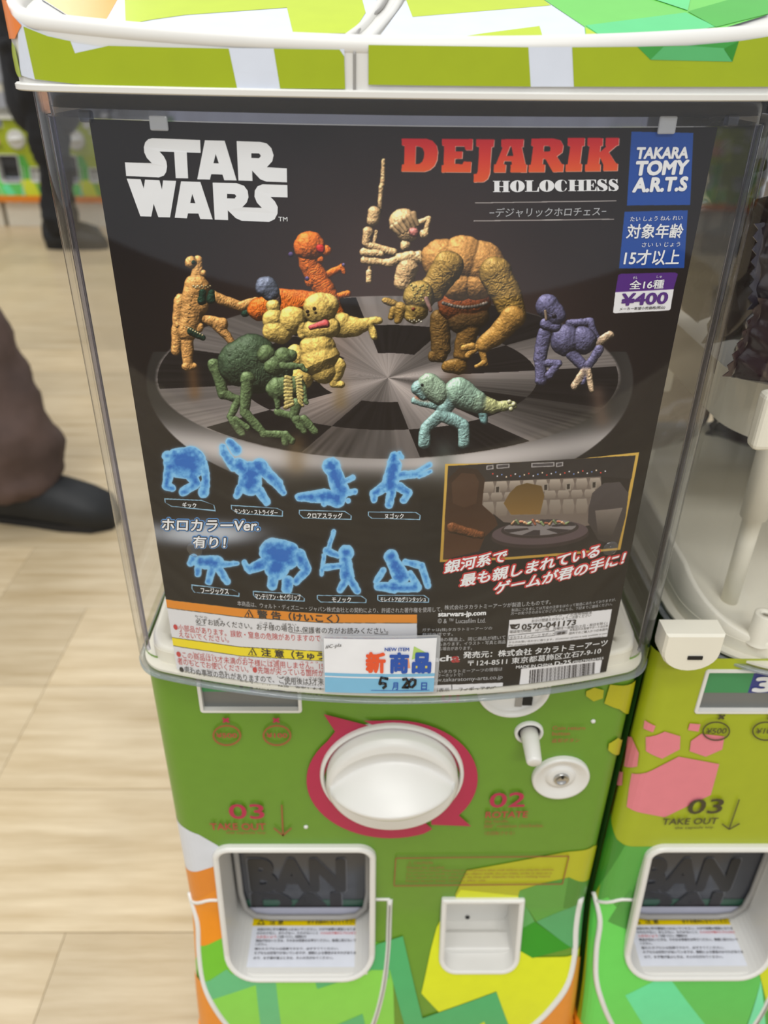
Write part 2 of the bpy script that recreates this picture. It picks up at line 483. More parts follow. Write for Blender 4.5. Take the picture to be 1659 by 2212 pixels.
def make_machine(dx, label, near):
    O = O1 if near else O2; plan_ring = O.ring
    R = empty('capsule_machine', (dx, 0, 0), label, 'vending machine', 'capsule toy machines')
    body = S_BODY(dx)
    base_rgb = (102, 146, 40) if near else (163, 176, 30)
    fp = sheet('front_panel', body, [[(-HW, .155), (HW, .155), (HW, .507), (-HW, .507)]], flat(base_rgb, 0.32), R, 0.0, XC, ZC, clips=CLIPS, smooth=True)
    # sides and back of the lower cabinet
    rings = []
    for z in [.150, .155] + ZC[::-1][1:] + [.507]:
        if z < .150: continue
        yf = BR - apron(z) - 0.0005
        rings.append([(HW - .0002, yf, z), (HW - .0002, .262, z), (HW - .008, .27, z), (-HW + .008, .27, z), (-HW + .0002, .262, z), (-HW + .0002, yf, z)])
    rings.sort(key=lambda r: r[0][2])
    MB().loft(rings, False).obj('side_panel', flat((80, 130, 40) if near else (70, 135, 50)), R)
    # lower kerb in orange and the plinth
    def rr(z, g, f):
        return [(x, y, z) for x, y in [(-HW - g, .27), (-HW - g, BR - f), (-HW - g + BR * .3, -f + BR * .3), (-HW - g + BR, -f - g), (HW + g - BR, -f - g), (HW + g - BR * .3, -f + BR * .3), (HW + g, BR - f), (HW + g, .27)]]
    MB().loft([rr(.128, .002, .030), rr(.155, .002, .0295), rr(.158, -.001, .026)], True, True, True).obj('base_band', flat((226, 130, 24)), R)
    bevel(MB().box((0, .140, .064), (.27, .25, .128)).obj('plinth', CREAM, R), .004)
    # capsule chute
    chf = lambda d: round_poly(CH['x0'] + d, CH['z0'] + d, CH['x1'] - d, CH['z1'] - d, max(.012 - d, .004), max(.024 - d, .004), 8)
    ch = frame_loft('chute_frame', chf, 0.046, WHITE, R, 0.0045, 0.0042)
    fx0, fx1 = CH['x0'] + .0095, CH['x1'] - .0065
    fz0, fz1 = CH['z0'] + .012, CH['z1'] - .006
    MB().box(((fx0 + fx1) / 2, .044, (fz0 + fz1) / 2), (fx1 - fx0 + .014, .003, fz1 - fz0)).obj('chute_back', BLACKGAP, R)
    fl = MB()
    rp = round_poly(fx0, fz0, fx1, fz1, .003, .014, 6)
    fl.loft([[(x, .0295, z) for x, z in rp], [(x, .027, z) for x, z in rp]], True, True, True)
    fl = fl.obj('chute_flap', SMOKE, R)
    pts = [(fx0 - .001, .026, fz1), (fx0 - .001, .025, fz0 + .03), (fx0 + .001, .0245, fz0 + .012), (fx0 + .008, .024, fz0 + .003), (fx0 + .02, .024, fz0 + .0005), (fx1 - .02, .024, fz0 + .0005), (fx1 - .008, .024, fz0 + .003), (fx1 - .001, .0245, fz0 + .012), (fx1 + .001, .025, fz0 + .03), (fx1 + .001, .026, fz1)]
    MB().tube(pts, .0022, 8).obj('flap_rim', GREYP, R, True)
    emb = mat('embossed_smoked_plastic', (20, 18, 20), 0.35, noise=0.05); embh = mat('embossed_edge', (96, 98, 104), 0.25, noise=0.05)
    loc = S_FLAT(.027)
    a, b = loc.cast(547, 1921), loc.cast(742, 1921); t_ = loc.cast(547, 1858)
    for mt, of, gx in ((embh, .0004, .0008), (emb, .0009, 0)):
        text('BAN', loc, 0, 0, 0, 0, 0, mt, fl, of, bold=0.055, uv=[(a[0] - gx, a[1] - gx), (b[0] + gx, a[1] - gx), (a[0] - gx, t_[1] + gx)])
        text('DAI', loc, 0, 0, 0, 0, 0, mt, fl, of, bold=0.055, uv=[(a[0] - gx, a[1] - .0265 - gx), (b[0] + gx - .004, a[1] - .0265 - gx), (a[0] - gx, a[1] - .005 + gx)])
    sheet('flap_label', loc, [[(fx0 + .003, fz0 + .002), (fx1 - .003, fz0 + .002), (fx1 - .003, fz0 + .0105), (fx0 + .003, fz0 + .0105)]], flat((168, 170, 186)), fl, .0014)
    sheet('flap_reflection', loc, [[(fx0 + .001, fz0 + .0105), (fx1 - .001, fz0 + .0105), (fx1 - .001, fz0 + .0185), (fx0 + .001, fz0 + .0185)]], flat((44, 82, 66)), fl, .0003)  # reflection of the green body, painted on the flap as a band
    # warning label on the tray floor
    zt = CH['z0'] + .0062
    tz = PlaneZ(zt)
    q = [tz.cast(*p) for p in ((527, 2090), (786, 2082), (785, 1983), (535, 1993))]
    q = [(q[0][0], q[0][1]), (q[1][0], q[0][1]), (q[2][0], min(q[2][1], .0335)), (q[3][0], min(q[2][1], .0335))]
    MB().box(((fx0 + fx1) / 2, (q[0][1] + .038) / 2 - .002, zt - .0012), (fx1 - fx0 + .002, .040 - q[0][1] + .002, .0022)).obj('tray_floor', WHITE, R)
    wl = sheet('warning_label', tz, [q], flat((226, 230, 240)), R, .0003)
    ux = lambda t: q[0][0] + (q[1][0] - q[0][0]) * t
    vy = lambda t: q[2][1] + (q[0][1] - q[2][1]) * t
    sheet('yellow_band', tz, [[(ux(0.01), vy(.17)), (ux(.99), vy(.17)), (ux(.99), vy(0.0)), (ux(.01), vy(0.0))]], flat((232, 204, 10)), wl, .0005)
    K1, RED1 = flat((45, 42, 50)), flat((214, 60, 62))
    def wt(s, t0, t1, v0, v1, m): text(s, tz, 0, 0, 0, 0, 0, m, wl, .0008, uv=[(ux(t0), vy(v1)), (ux(t1), vy(v1)), (ux(t0), vy(v0))], bold=.012)
    sheet('warning_triangle', tz, [[(ux(.06), vy(.15)), (ux(.13), vy(.15)), (ux(.095), vy(.02))]], K1, wl, .0007)
    sheet('warning_triangle', tz, [[(ux(.075), vy(.135)), (ux(.115), vy(.135)), (ux(.095), vy(.055))]], flat((232, 204, 10)), wl, .0009)
    wt('注 意', .17, .29, .03, .15, K1); wt('必ずお読みになってください', .5, .93, .04, .14, K1)
    wt('本体の中に手や異物を入れないでください。けがや故障の原因となります', .07, .95, .22, .28, K1)
    wt('かたむけない、ゆらさない、たたかないこと', .07, .60, .30, .355, K1); wt('小さなお子様がカプセルを口に', .62, .95, .30, .355, RED1)
    wt('入れないよう', .07, .24, .375, .43, RED1); wt('ご注意ください。保護者の方', .25, .50, .375, .43, K1)
    wt('商品が出ないときは、そのまま係員をお呼びください。無理に回さないで', .07, .93, .45, .51, K1); wt('ください。', .07, .17, .53, .585, K1)
    wt('破れたカプセルは危険ですので、必ずすててください。', .07, .78, .62, .67, K1)
    wt('カプセルは空気穴があいていますが、誤飲による窒息のおそれがあります', .07, .96, .70, .76, K1)
    wt('ので、お子様が遊ぶときは、大人の方がみてください。', .07, .74, .80, .855, K1)
    # coin return cup
    cf = lambda d: round_poly(CUP['x0'] + d, CUP['z0'] + d, CUP['x1'] - d, CUP['z1'] - d, .0015, max(.013 - d, .003), 7)
    cupo = frame_loft('coin_return_cup', cf, 0.0225, WHITE, R, .0036, .0038)
    cxm = (CUP['x0'] + CUP['x1']) / 2
    bevel(MB().box((cxm, .004, CUP['z1'] - .0075), (.011, .006, .006)).obj('latch_tab', CREAM, cupo), .0006)
    bevel(MB().box((cxm, .0214, CUP['z1'] - .012), (.044, .0016, .016)).obj('cup_shade_panel', GREYP, cupo), .0006)  # grey panel added for the shade at the top of the recess
    bevel(MB().box((cxm, .0045, CUP['z0'] + .0065), (CUP['x1'] - CUP['x0'] - .0095, .014, .006)).obj('cup_lip', WHITE, cupo), .0016, 3)
    MB().loft(lathe((cxm - .005, .0222, S_FLAT(.0222).cast(1022, 1981)[1]), [(.0018, 0), (.0016, .0008), (0.0001, .0008)], n=12)).obj('peg_hole', BLACKGAP, cupo)
    # display window beside the coin slot
    sf = lambda d: round_poly(SLX0 + d, SLZ0 + d, SLX1 - d, SLZ1 - d, max(.002 - d, .0005), max(.002 - d, .0005), 3)
    sw = frame_loft('display_window', sf, 0.0028, WHITE, R, .0010, .0014)
    s9 = S_FLAT(.0026)
    xa, xb, za, zb = SLX0 + .002, SLX1 - .002, SLZ0 + .002, SLZ1 - .002
    xm = xa + (xb - xa) * .5
    sheet('display_field', s9, [[(xa, za), (xb, za), (xb, zb), (xa, zb)]], flat((112, 114, 112)), sw, .0002)
    sheet('display_field', s9, [[(xa, za + .012), (xm, za + .012), (xm, zb), (xa, zb)]], flat((62, 142, 88)), sw, .0005, label='green half of the price display')
    sheet('display_field', s9, [[(xm, za + .012), (xb, za + .012), (xb, zb), (xm, zb)]], flat((48, 60, 132)), sw, .0005, label='navy half of the price display')
    text('3', s9, 0, 0, 0, 0, 0, flat((225, 228, 230)), sw, .0010, bold=.05, uv=[(xm + .003, za + .0135), (xm + .013, za + .0135), (xm + .003, za + .024)])
    if near:
        text('4', s9, 0, 0, 0, 0, 0, flat((225, 228, 230)), sw, .0012, bold=.05, uv=[(xm + .016, za + .0135), (xm + .024, za + .0135), (xm + .016, za + .024)])
    if not near:
        # cast a latch under the hopper
        la = on_y(1470, 1402, 0)[0] - 0.291
        lz = on_y(1470, 1402, -.008)[2]
        lt = MB()
        ring = [(la + .016 * cos(radians(a)) * (1 if abs(a) < 0 else 1), 0, lz + .002 + .013 * sin(radians(a))) for a in range(180, 361, 15)] + [(la + .016, 0, lz + .014), (la - .016, 0, lz + .014)]
        lt.loft([[(x, 0, z) for x, y, z in ring], [(x, -.012, z) for x, y, z in ring], [(la + (x - la) * .93, -.0138, lz + (z - lz) * .93) for x, y, z in ring]], True, True, True)
        lt = lt.obj('hopper_latch', CREAM, R)
        MB().box((la + .002, -.0138, lz - .001), (.008, .0015, .0022)).obj('latch_slit', BLACKGAP, lt)
    # turning knob
    kc = Vector(on_y(847, 1686, -.006).tolist()); kc.y = 0
    kx, kz = kc.x, kc.z
    MB().loft(lathe((kx, .001, kz), [(.0446, 0), (.0446, .004), (.0438, .0054), (.0428, .0056), (.0422, .005), (.0420, .001)], n=64), True).obj('knob_ring', WHITE, R, True)
    n_r, n_a = 60, 128
    vs, fs = [(kx, 0, kz)], []
    def kh(x, z):
        r = sqrt(x * x + z * z) / .0405
        h = .0125 + .0035 * (1 - r * r)
        e = max(0, (r - .90) / .10); h -= .0030 * e * e
        a = radians(3); u, v = x * cos(a) + z * sin(a), -x * sin(a) + z * cos(a)
        s_ = 1 - (u / .0385) ** 2
        if s_ > 0.001:
            vp, vm, ve, vb, H = .032 * s_ ** .6, .020 * s_ ** .8, .002, -.016 * s_, .0190 * s_ ** .62
            vm = max(vm, ve + .001)
            dp = -.0060 * s_
            if v >= vm and v < vp:
                t = (vp - v) / max(vp - vm, 1e-5); h += dp * (1 - (1 - t) ** 2)
            elif v >= ve and v < vm:
                t = (vm - v) / (vm - ve); h += dp + (H - dp) * (t - .06 * sin(2 * pi * t) * 0 + .10 * sin(pi * t))
                h = min(h, .0125 + .0035 * (1 - r * r) + H)
            elif v > vb and v < ve:
                t = (ve - v) / (ve - vb); h += H * (1 - t * t)
        return h
    for i in range(1, n_r + 1):
        r = .0405 * i / n_r
        for j in range(n_a):
            a = 2 * pi * j / n_a
            x, z = r * cos(a), r * sin(a)
            vs.append((kx + x, -kh(x, z), kz + z))
    vs[0] = (kx, -kh(0, 0), kz)
    for j in range(n_a): vs.append((kx + .0405 * cos(2 * pi * j / n_a), .0, kz + .0405 * sin(2 * pi * j / n_a)))
    for j in range(n_a): fs.append([0, 1 + j, 1 + (j + 1) % n_a])
    for i in range(n_r):
        for j in range(n_a):
            a, b = 1 + i * n_a + j, 1 + i * n_a + (j + 1) % n_a
            fs.append([a, a + n_a, b + n_a, b])
    mesh_obj('knob', vs, fs, WHITE, R, True)
    # coin dial
    dc = B0.cast(1109, 1483)
    dl = MB().loft(lathe((dc[0], 0.0005, dc[1]), [(.0212, 0), (.0212, .0035), (.0203, .0048), (.0190, .0045), (.0178, .0022), (.0174, .0010), (.0001, .0010)], n=48)).obj('coin_dial', WHITE, R, True)
    MB().box((dc[0] + .004, -.001, dc[1] - .011), (.004, .001, .007)).obj('dial_slot', GREYP, dl)
    MB().box((dc[0] + .009, -.0014, dc[1] - .010), (.0055, .001, .006)).obj('dial_slot', BLACKGAP, dl)
    # coin return lever
    c = B0.cast(1142, 1580)
    lv = MB().loft(lathe((c[0], .0002, c[1]), [(.0088, 0), (.0086, .002), (.0076, .0028), (.0068, .0018), (.0066, .0004)], n=28)).obj('lever_ring', WHITE, R, True)
    MB().loft(lathe((c[0], -.0005, c[1]), [(.0066, 0), (.0001, 0.0001)], n=20)).obj('lever_well', BLACKGAP, lv)
    MB().tube([(c[0], .0, c[1]), (c[0] + .0003, -.006, c[1] - .0012), (c[0] + .0003, -.019, c[1] - .004), (c[0] + .0003, -.0202, c[1] - .0043), (c[0] + .0003, -.0207, c[1] - .0044)], [.0054, .0052, .0046, .0042, .0034], 20).obj('lever', WHITE, lv, True)
    # lock
    c = B0.cast(1210, 1676)
    lk = MB().loft(lathe((c[0], .0002, c[1]), [(.0180, 0), (.0180, .0025), (.0172, .0038), (.0160, .0036), (.0130, .0018), (.0105, .0009), (.0092, .0007), (.0086, .0020), (.0062, .0022), (.0001, .0022)], n=48)).obj('lock_cup', WHITE, R, True)
    MB().loft(lathe((c[0] + .0003, -.0018, c[1]), [(.0048, 0), (.0048, .0014), (.0045, .0018), (.0037, .0018), (.0035, .0008), (.0001, .0008)], n=28)).obj('lock_ring', METAL, lk, True)
    MB().box((c[0] + .0005, -.0036, c[1] + .0030), (.0014, .0012, .0026)).obj('keyhole', BLACKGAP, lk)
    # U shaped trims on the apron
    T = WHITE
    L1 = [(-HW + .0006, B0.cast(430, 1950)[1] - .001)] + px(B0, [(427, 1990), (430, 2050), (438, 2115), (458, 2166), (490, 2212), (540, 2262), (620, 2300)])
    pixtube('front_trim', B0, L1, .0021, T, R, uv=True)
    pixtube('front_trim', B0, px(B0, [(842, 1942), (840, 2000), (838, 2050), (828, 2132), (806, 2212), (770, 2270), (700, 2303)]), .0021, T, R, uv=True)
    L3 = px(B0, [(1254, 1938), (1243, 2002), (1240, 2060), (1226, 2122), (1191, 2174), (1152, 2212), (1080, 2262), (980, 2300)])
    pixtube('front_trim', B0, L3, .0026, T, R, uv=True)
    pixtube('front_trim', B0, [B0.cast(415, 1945), B0.cast(445, 1945), (CH['x0'] + .001, B0.cast(484, 1944)[1])], .0015, T, R, uv=True)
    pixtube('front_trim', B0, [(CH['x1'] - .001, B0.cast(812, 1942)[1]), B0.cast(830, 1942), B0.cast(842, 1942)], .0013, T, R, uv=True)
    pixtube('trim_groove', B0, px(B0, [(842, 1950), (840, 2000), (838, 2050), (828, 2132), (806, 2212)]), .0006, GREYP, R, off=.0021, uv=True)
    # hopper base tray, inner shelf, posts
    ring = lambda g, z, yb=.262: [(x, y, z) for x, y in plan_ring(g, yb)]
    MB().loft([ring(.003, .5040), ring(.003, .5055), ring(.0085, .5056), ring(.0085, .5135)], True, True, True).obj('hopper_base', CREAM, R, False)
    n = len(ring(0.004, 0))
    rin = []
    for g, zz in ((.0088, .5128), (.0090, .525), (.011, .5265), (.015, .522), (.022, .516), (.036, .5137)):
        rg = []
        for x, y, _ in ring(g, 0):
            k = min(1, max(0, (y + .012) / .09)); k = k * k * (3 - 2 * k)
            rg.append((x, y, .5128 + (zz - .5128) * (.15 + k * 2.0)))
        rin.append(rg)
    MB().loft(rin, True, False, True).obj('base_tray', CREAM, R, True)
    s0, s1 = .618, .652
    kx_ = .45 if near else 1.0
    sh = MB().loft([[(x * .86 * kx_, .018 + (y + .0305) * .80, s0) for x, y in plan_ring(.004)], [(x * .90 * kx_, .010 + (y + .0305) * .84, s1) for x, y in plan_ring(.004)], [(x * .885 * kx_, .013 + (y + .0305) * .83, s1 - .001) for x, y in plan_ring(.004)], [(x * .84 * kx_, .022 + (y + .0305) * .78, s1 - .014) for x, y in plan_ring(.004)]], True, False, True)
    sh.obj('capsule_shelf', CREAM, R)
    for sx, yy in ((-1, .045), (1, .045), (-1, .22), (1, .22)):
        MB().loft(lathe((sx * (.050 if near else .086), yy, .5135), [(.0050, 0), (.0052, .045), (.0054, .060), (.0074, .0605), (.0080, .105)], (0, 0, 1), 24), True, True, False).obj('shelf_post', CREAM, R, True)
    for sx in (-1, 1):
        st = MB().loft(lathe((sx * .084, .008, .5135), [(.0075, 0), (.0062, .002), (.0058, .019), (.0052, .0196), (.0028, .0196), (.0026, .017), (.0001, .017)], (0, 0, 1), 22), True).obj('screw_boss', CREAM, R, True)
        MB().loft(lathe((sx * .084, .008, .5305), [(.0025, 0), (.0025, .001), (.0018, .0016), (.0001, .0018)], (0, 0, 1), 12), True).obj('screw_head', METAL, st, True)
    bk = bevel(MB().box((.1115, .012, .648), (.012, .010, .030)).obj('shelf_bracket', CREAM, R), .003, 3)
    bk = bevel(MB().box((-.1115, .012, .648), (.012, .010, .030)).obj('shelf_bracket', CREAM, R), .003, 3)
    # clear hopper: outer and inner wall, foot rim and top rib
    zt_, zb_ = .7865, .5030
    MB().loft([ring(0, zb_), ring(0, zt_)], True).obj('hopper_wall', CLEAR, R, True, label='clear plastic hopper wall')
    MB().loft([ring(.0026, zb_), ring(.0026, zt_)], True).obj('hopper_inner_wall', CLEARI, R, True)
    for sx in ((-1, 1) if near else ()):  # added navy strips stand in for the dark refraction bands at the corners
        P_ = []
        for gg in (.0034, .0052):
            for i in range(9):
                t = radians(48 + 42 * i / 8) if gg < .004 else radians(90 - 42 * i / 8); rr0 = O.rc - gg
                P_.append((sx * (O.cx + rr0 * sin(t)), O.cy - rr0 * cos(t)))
        MB().loft([[(x, y, zb_ + .011) for x, y in P_], [(x, y, zt_ - .009) for x, y in P_]], True).obj('corner_refraction_band', CORNER, R, True)
    MB().loft([ring(-.0006, zb_ - .0012), ring(-.0006, zb_ + .0003), ring(.0032, zb_ + .0003), ring(.0032, zb_ - .0012), ring(-.0006, zb_ - .0012)], True).obj('hopper_foot_rim', RIMC, R, True)
    MB().loft([ring(.0030, zt_ - .0085), ring(.0050, zt_ - .0085), ring(.0050, zt_)], True).obj('hopper_top_rib', CLEARB, R, True)
    MB().loft([ring(.0052, zt_ - .0055), ring(.0062, zt_ - .0055), ring(.0062, zt_ + .002)], True).obj('hood_collar', mat('collar_shade_navy', (20, 21, 40), 0.35, noise=0.1), R, True)  # coloured dark navy for the shade inside the hood
    # lift-off hood
    g = -.004
    hood = MB()
    def topring(gg, lift=0):
        return [(x, y, TopSurf.Z0 + TopSurf.SL * (y - TopSurf.Y0) + lift) for x, y in plan_ring(gg, .27)]
    hood.loft([ring(.006, .7868, .27), ring(-.0052, .7866, .27), ring(-.0058, .7870, .27), ring(-.0058, .7886, .27), ring(-.0052, .7891, .27), ring(g, .7892, .27), topring(g, -.001)], True)
    hb = hood.obj('hood', WHITE, R, False)
    MB().loft([topring(-.002, -.0006), topring(.02, -.0002)], True, False, True).obj('hood_top', WHITE, R, False)
    MB().tube([(x, y, z) for x, y, z in topring(-.0008, -.0008)], .0038, 12, closed=True).obj('hood_lip', WHITE, R, True)
    return R, fp, hb, body

M1, FP1, HD1, BD1 = make_machine(0.0, 'green capsule vending machine in front, black printed card in its clear hopper', True)
M2, FP2, HD2, BD2 = make_machine(0.291, 'lime green capsule vending machine with pink paw print, beside the front one on the right', False)

def fields(fp, surf, items, off0=.00012, name='colour_field', cu=XC, cv=ZC, clips=CLIPS, step=.00006):
    for i, (pts, rgb) in enumerate(items):
        q = px(surf, pts)
        if cv is ZC: q = [(u, max(v, .157)) for u, v in q]
        sheet(name, surf, [q], flat(rgb), fp, off0 + step * i, cu, cv, clips=clips)
C3 = crop(800, 1790, 3.072); C2 = crop(360, 1790, 3.072); C4 = crop(1200, 1380, 2.658); C7 = crop(1000, 1480, 4.88)
# --- printed film of the near machine
G1 = [
    ([(330, 1752), (376, 1757), (386, 1776), (402, 1790), (430, 1803), (470, 1826), (490, 1850), (490, 1862), (330, 1862)], (214, 219, 228)),
    ([(330, 1861), (495, 1861), (495, 2020), (430, 2042), (330, 2075)], (224, 134, 30)),
    ([(400, 1925), (495, 1905), (495, 2020), (430, 2042), (400, 2052)], (232, 142, 18)),
    ([(330, 2075), (430, 2042), (500, 2016), (700, 2016), (848, 2040), (848, 2212), (760, 2290), (560, 2290), (440, 2212)], (112, 190, 44)),
    (C2([(200, 1296 + 150), (260, 1100), (600, 1030), (1500, 880), (1510, 1296 + 150), (900, 1600)]), (134, 208, 76)),
    (C2([(225, 1015), (400, 930), (430, 960), (520, 985), (722, 985), (775, 1450), (640, 1450), (593, 1035), (280, 1135)]), (98, 184, 124)),
    (C2([(975, 975), (1000, 1060), (1430, 905), (1475, 1000), (1475, 760), (1400, 765), (1380, 900), (1290, 965)]), (86, 178, 112)),
    (C2([(1100, 1310), (1300, 1225), (1330, 1400), (1120, 1450)]), (86, 178, 112)),
    (C3([(560, 440), (640, 272), (900, 225), (1300, 150), (1480, 108), (1600, 80), (1600, 320), (1320, 318), (1130, 360), (990, 405), (980, 445), (900, 520)]), (180, 182, 26)),
    (C3([(600, 400), (440, 650), (400, 800), (338, 1088), (455, 1212), (835, 1075), (930, 1400), (1100, 1440), (1500, 1200), (1500, 740), (1075, 850), (985, 760), (985, 440)]), (216, 224, 30)),
    (C3([(980, 445), (990, 405), (1130, 360), (1320, 318), (1600, 290), (1600, 470), (1400, 485), (1100, 612)]), (92, 158, 62)),
    (C3([(1278, 522), (1312, 320), (1600, 290), (1600, 480), (1400, 485)]), (74, 136, 46)),
    (C3([(1100, 612), (1360, 500), (1600, 450), (1600, 740), (1330, 785)]), (84, 162, 100)),
    (C3([(985, 440), (1090, 610), (985, 668)]), (92, 166, 88)),
    (C3([(985, 668), (1090, 610), (1328, 780), (1075, 852), (985, 800)]), (44, 146, 26)),
    (C3([(0, 800), (45, 760), (215, 706), (345, 1250), (835, 1075), (925, 1440), (240, 1440), (130, 930), (0, 930)]), (74, 172, 104)),
    (C3([(690, 1310), (755, 1270), (775, 1400), (700, 1440)]), (190, 214, 40)),
    (C7([(1295, 50), (1380, 12), (1480, 40), (1470, 125), (1372, 158), (1292, 100)]), (176, 172, 24)),
    (C7([(1545, -20), (1800, -60), (1800, 260), (1640, 240), (1485, 178)]), (176, 172, 24)),
    (C7([(1530, 600), (1620, 540), (1760, 540), (1760, 680), (1560, 705), (1522, 670)]), (182, 180, 24)),
]
fields(FP1, BD1, G1)
# below the trims the cabinet turns orange
LOW1 = [
    ([(425, 2095), (438, 2118), (458, 2168), (490, 2213), (540, 2262), (620, 2300), (400, 2330), (380, 2095)], (226, 140, 40)),
    ([(1258, 2060), (1244, 2062), (1228, 2122), (1192, 2176), (1153, 2214), (1080, 2264), (980, 2302), (1300, 2330)], (222, 140, 46)),
]
fields(FP1, BD1, LOW1, .0016)

MAG = flat((176, 30, 74)); MAGT = flat((172, 62, 58), .35); BRN = flat((150, 88, 48), .35)
def arrow_ring(fp, surf, m, c0, par=None):
    def P(pts): return [c0(p) for p in pts]
    C5 = crop(640, 1500, 3.95)
    kcx, kcz = B0.cast(847, 1686)
    full = []
    ang = lambda a, r: (kcx + r * cos(radians(a)), kcz + r * sin(radians(a)))
    # upper right arm: from the pointed tail at the top round to the lower right arrow head
    a = [surf.cast(*p) for p in C5([(575, 208)])] + [ang(t, .0535) for t in range(98, -31, -6)] 
    a += [surf.cast(*p) for p in C5([(1385, 1015), (1490, 1108), (1150, 1095)])]
    a += [ang(t, .0425) for t in range(-52, 99, 8)]
    b = [surf.cast(*p) for p in C5([(690, 268), (235, 152), (332, 300)])]
    b += [ang(t, .0535) for t in range(138, 298, 6)] + [surf.cast(*p) for p in C5([(1160, 1132)])]
    b += [ang(t, .0425) for t in range(300, 100, -8)]
    for pts in (a, b):
        o = sheet('ring_arrow', S_BODY(surf.dx), [pts], m, fp, .0016, clips=CLIPS)
arrow_ring(FP1, BD1, MAG, None)
def ellipse_ring(fp, surf, cx_, cy_, rx, ry, wd, m, off=.0017, n=36):
    o = [surf.cast(cx_ + rx * cos(2 * pi * i / n), cy_ + ry * sin(2 * pi * i / n)) for i in range(n)]
    i_ = [surf.cast(cx_ + (rx - wd) * cos(2 * pi * i / n), cy_ + (ry - wd) * sin(2 * pi * i / n)) for i in range(n)]
    mb = MB().loft([[surf.pos(u, v, off) for u, v in o], [surf.pos(u, v, off) for u, v in i_]])
    return mb.obj('coin_mark', m, fp)
def line(fp, surf, p, q, wpx, m, off=.0017, name='printed_line'):
    dx_, dy_ = q[0] - p[0], q[1] - p[1]; l = sqrt(dx_ * dx_ + dy_ * dy_); nx, ny = -dy_ / l * wpx / 2, dx_ / l * wpx / 2
    return sheet(name, surf, [px(surf, [(p[0] + nx, p[1] + ny), (q[0] + nx, q[1] + ny), (q[0] - nx, q[1] - ny), (p[0] - nx, p[1] - ny)])], m, fp, off)
OB = .0017
for cx_, s in ((491, '¥500'), (599, '¥100')):
    ellipse_ring(FP1, BD1, cx_, 1584, 31, 23, 4, BRN)
    text(s, BD1, cx_ - 22, 1589, cx_ + 22, 1589, 10, MAGT, FP1, OB, bold=.02)
    text('×', BD1, cx_ - 8, 1556, cx_ + 5, 1556, 9, MAG, FP1, OB, bold=.05)
text('03', BD1, 498, 1764, 572, 1764, 31, MAG, FP1, OB, bold=.012)
text('TAKE OUT', BD1, 456, 1788, 575, 1788, 14, MAGT, FP1, OB, bold=.02)
text('the capsule toy.', BD1, 490, 1798, 577, 1798, 7, BRN, FP1, OB, bold=.01)
line(FP1, BD1, (609, 1734), (612, 1800), 3.5, BRN); line(FP1, BD1, (592, 1784), (613, 1801), 3.5, BRN); line(FP1, BD1, (630, 1784), (611, 1801), 3.5, BRN)
text('02', BD1, 1056, 1740, 1131, 1738, 31, MAG, FP1, OB, bold=.012)
text('ROTATE', BD1, 1048, 1762, 1138, 1761, 13, MAGT, FP1, OB, bold=.02)
text('the handle.', BD1, 1046, 1773, 1098, 1772, 7, BRN, FP1, OB)
text('360° rotation clockwise.', BD1, 1044, 1784, 1173, 1782, 8, BRN, FP1, OB)
text('（右回転させる）', BD1, 1046, 1800, 1110, 1799, 9, BRN, FP1, OB)
text('Coin return', BD1, 1192, 1572, 1262, 1572, 8, MAGT, FP1, OB)
text('button', BD1, 1191, 1584, 1229, 1584, 8, MAGT, FP1, OB)
text('返却ボタン', BD1, 1190, 1600, 1250, 1599, 9, MAGT, FP1, OB)
text('01', BD1, 953, 1513, 990, 1512, 20, MAG, FP1, OB, bold=.012)
# caution text box
bx = [(855, 1849), (1228, 1845), (1214, 1905), (851, 1909)]
for i in range(4): line(FP1, BD1, bx[i], bx[(i + 1) % 4], 2.2, BRN)
text('⚠ CAUTION', BD1, 880, 1864, 934, 1863, 8, BRN, FP1, OB)
for i, s in enumerate(['Please be careful.', 'To prevent accidents, always have an adult present when small children are using this machine.', 'Do not put your hands or any foreign objects inside. Do not shake, strike or lean on it.', 'If no capsule comes out, please call the shop staff. Capsules may be a choking hazard.', 'Please throw away capsules after use.']):
    y = 1872 + i * 7.4
    x1 = (960, 1196, 1192, 1188, 1050)[i]
    text(s, BD1, 879 - i * .6, y, x1, y - (x1 - 880) * .008, 5.2, BRN, FP1, OB)
for p in ((1281, 1557), (661, 1785)):
    c = BD1.cast(*p)
    MB().loft(lathe((c[0], -.0002, c[1]), [(.0015, 0), (.0013, .0008), (.0006, .0012), (.0001, .0013)], n=12)).obj('screw_head', WHITE, M1, True)

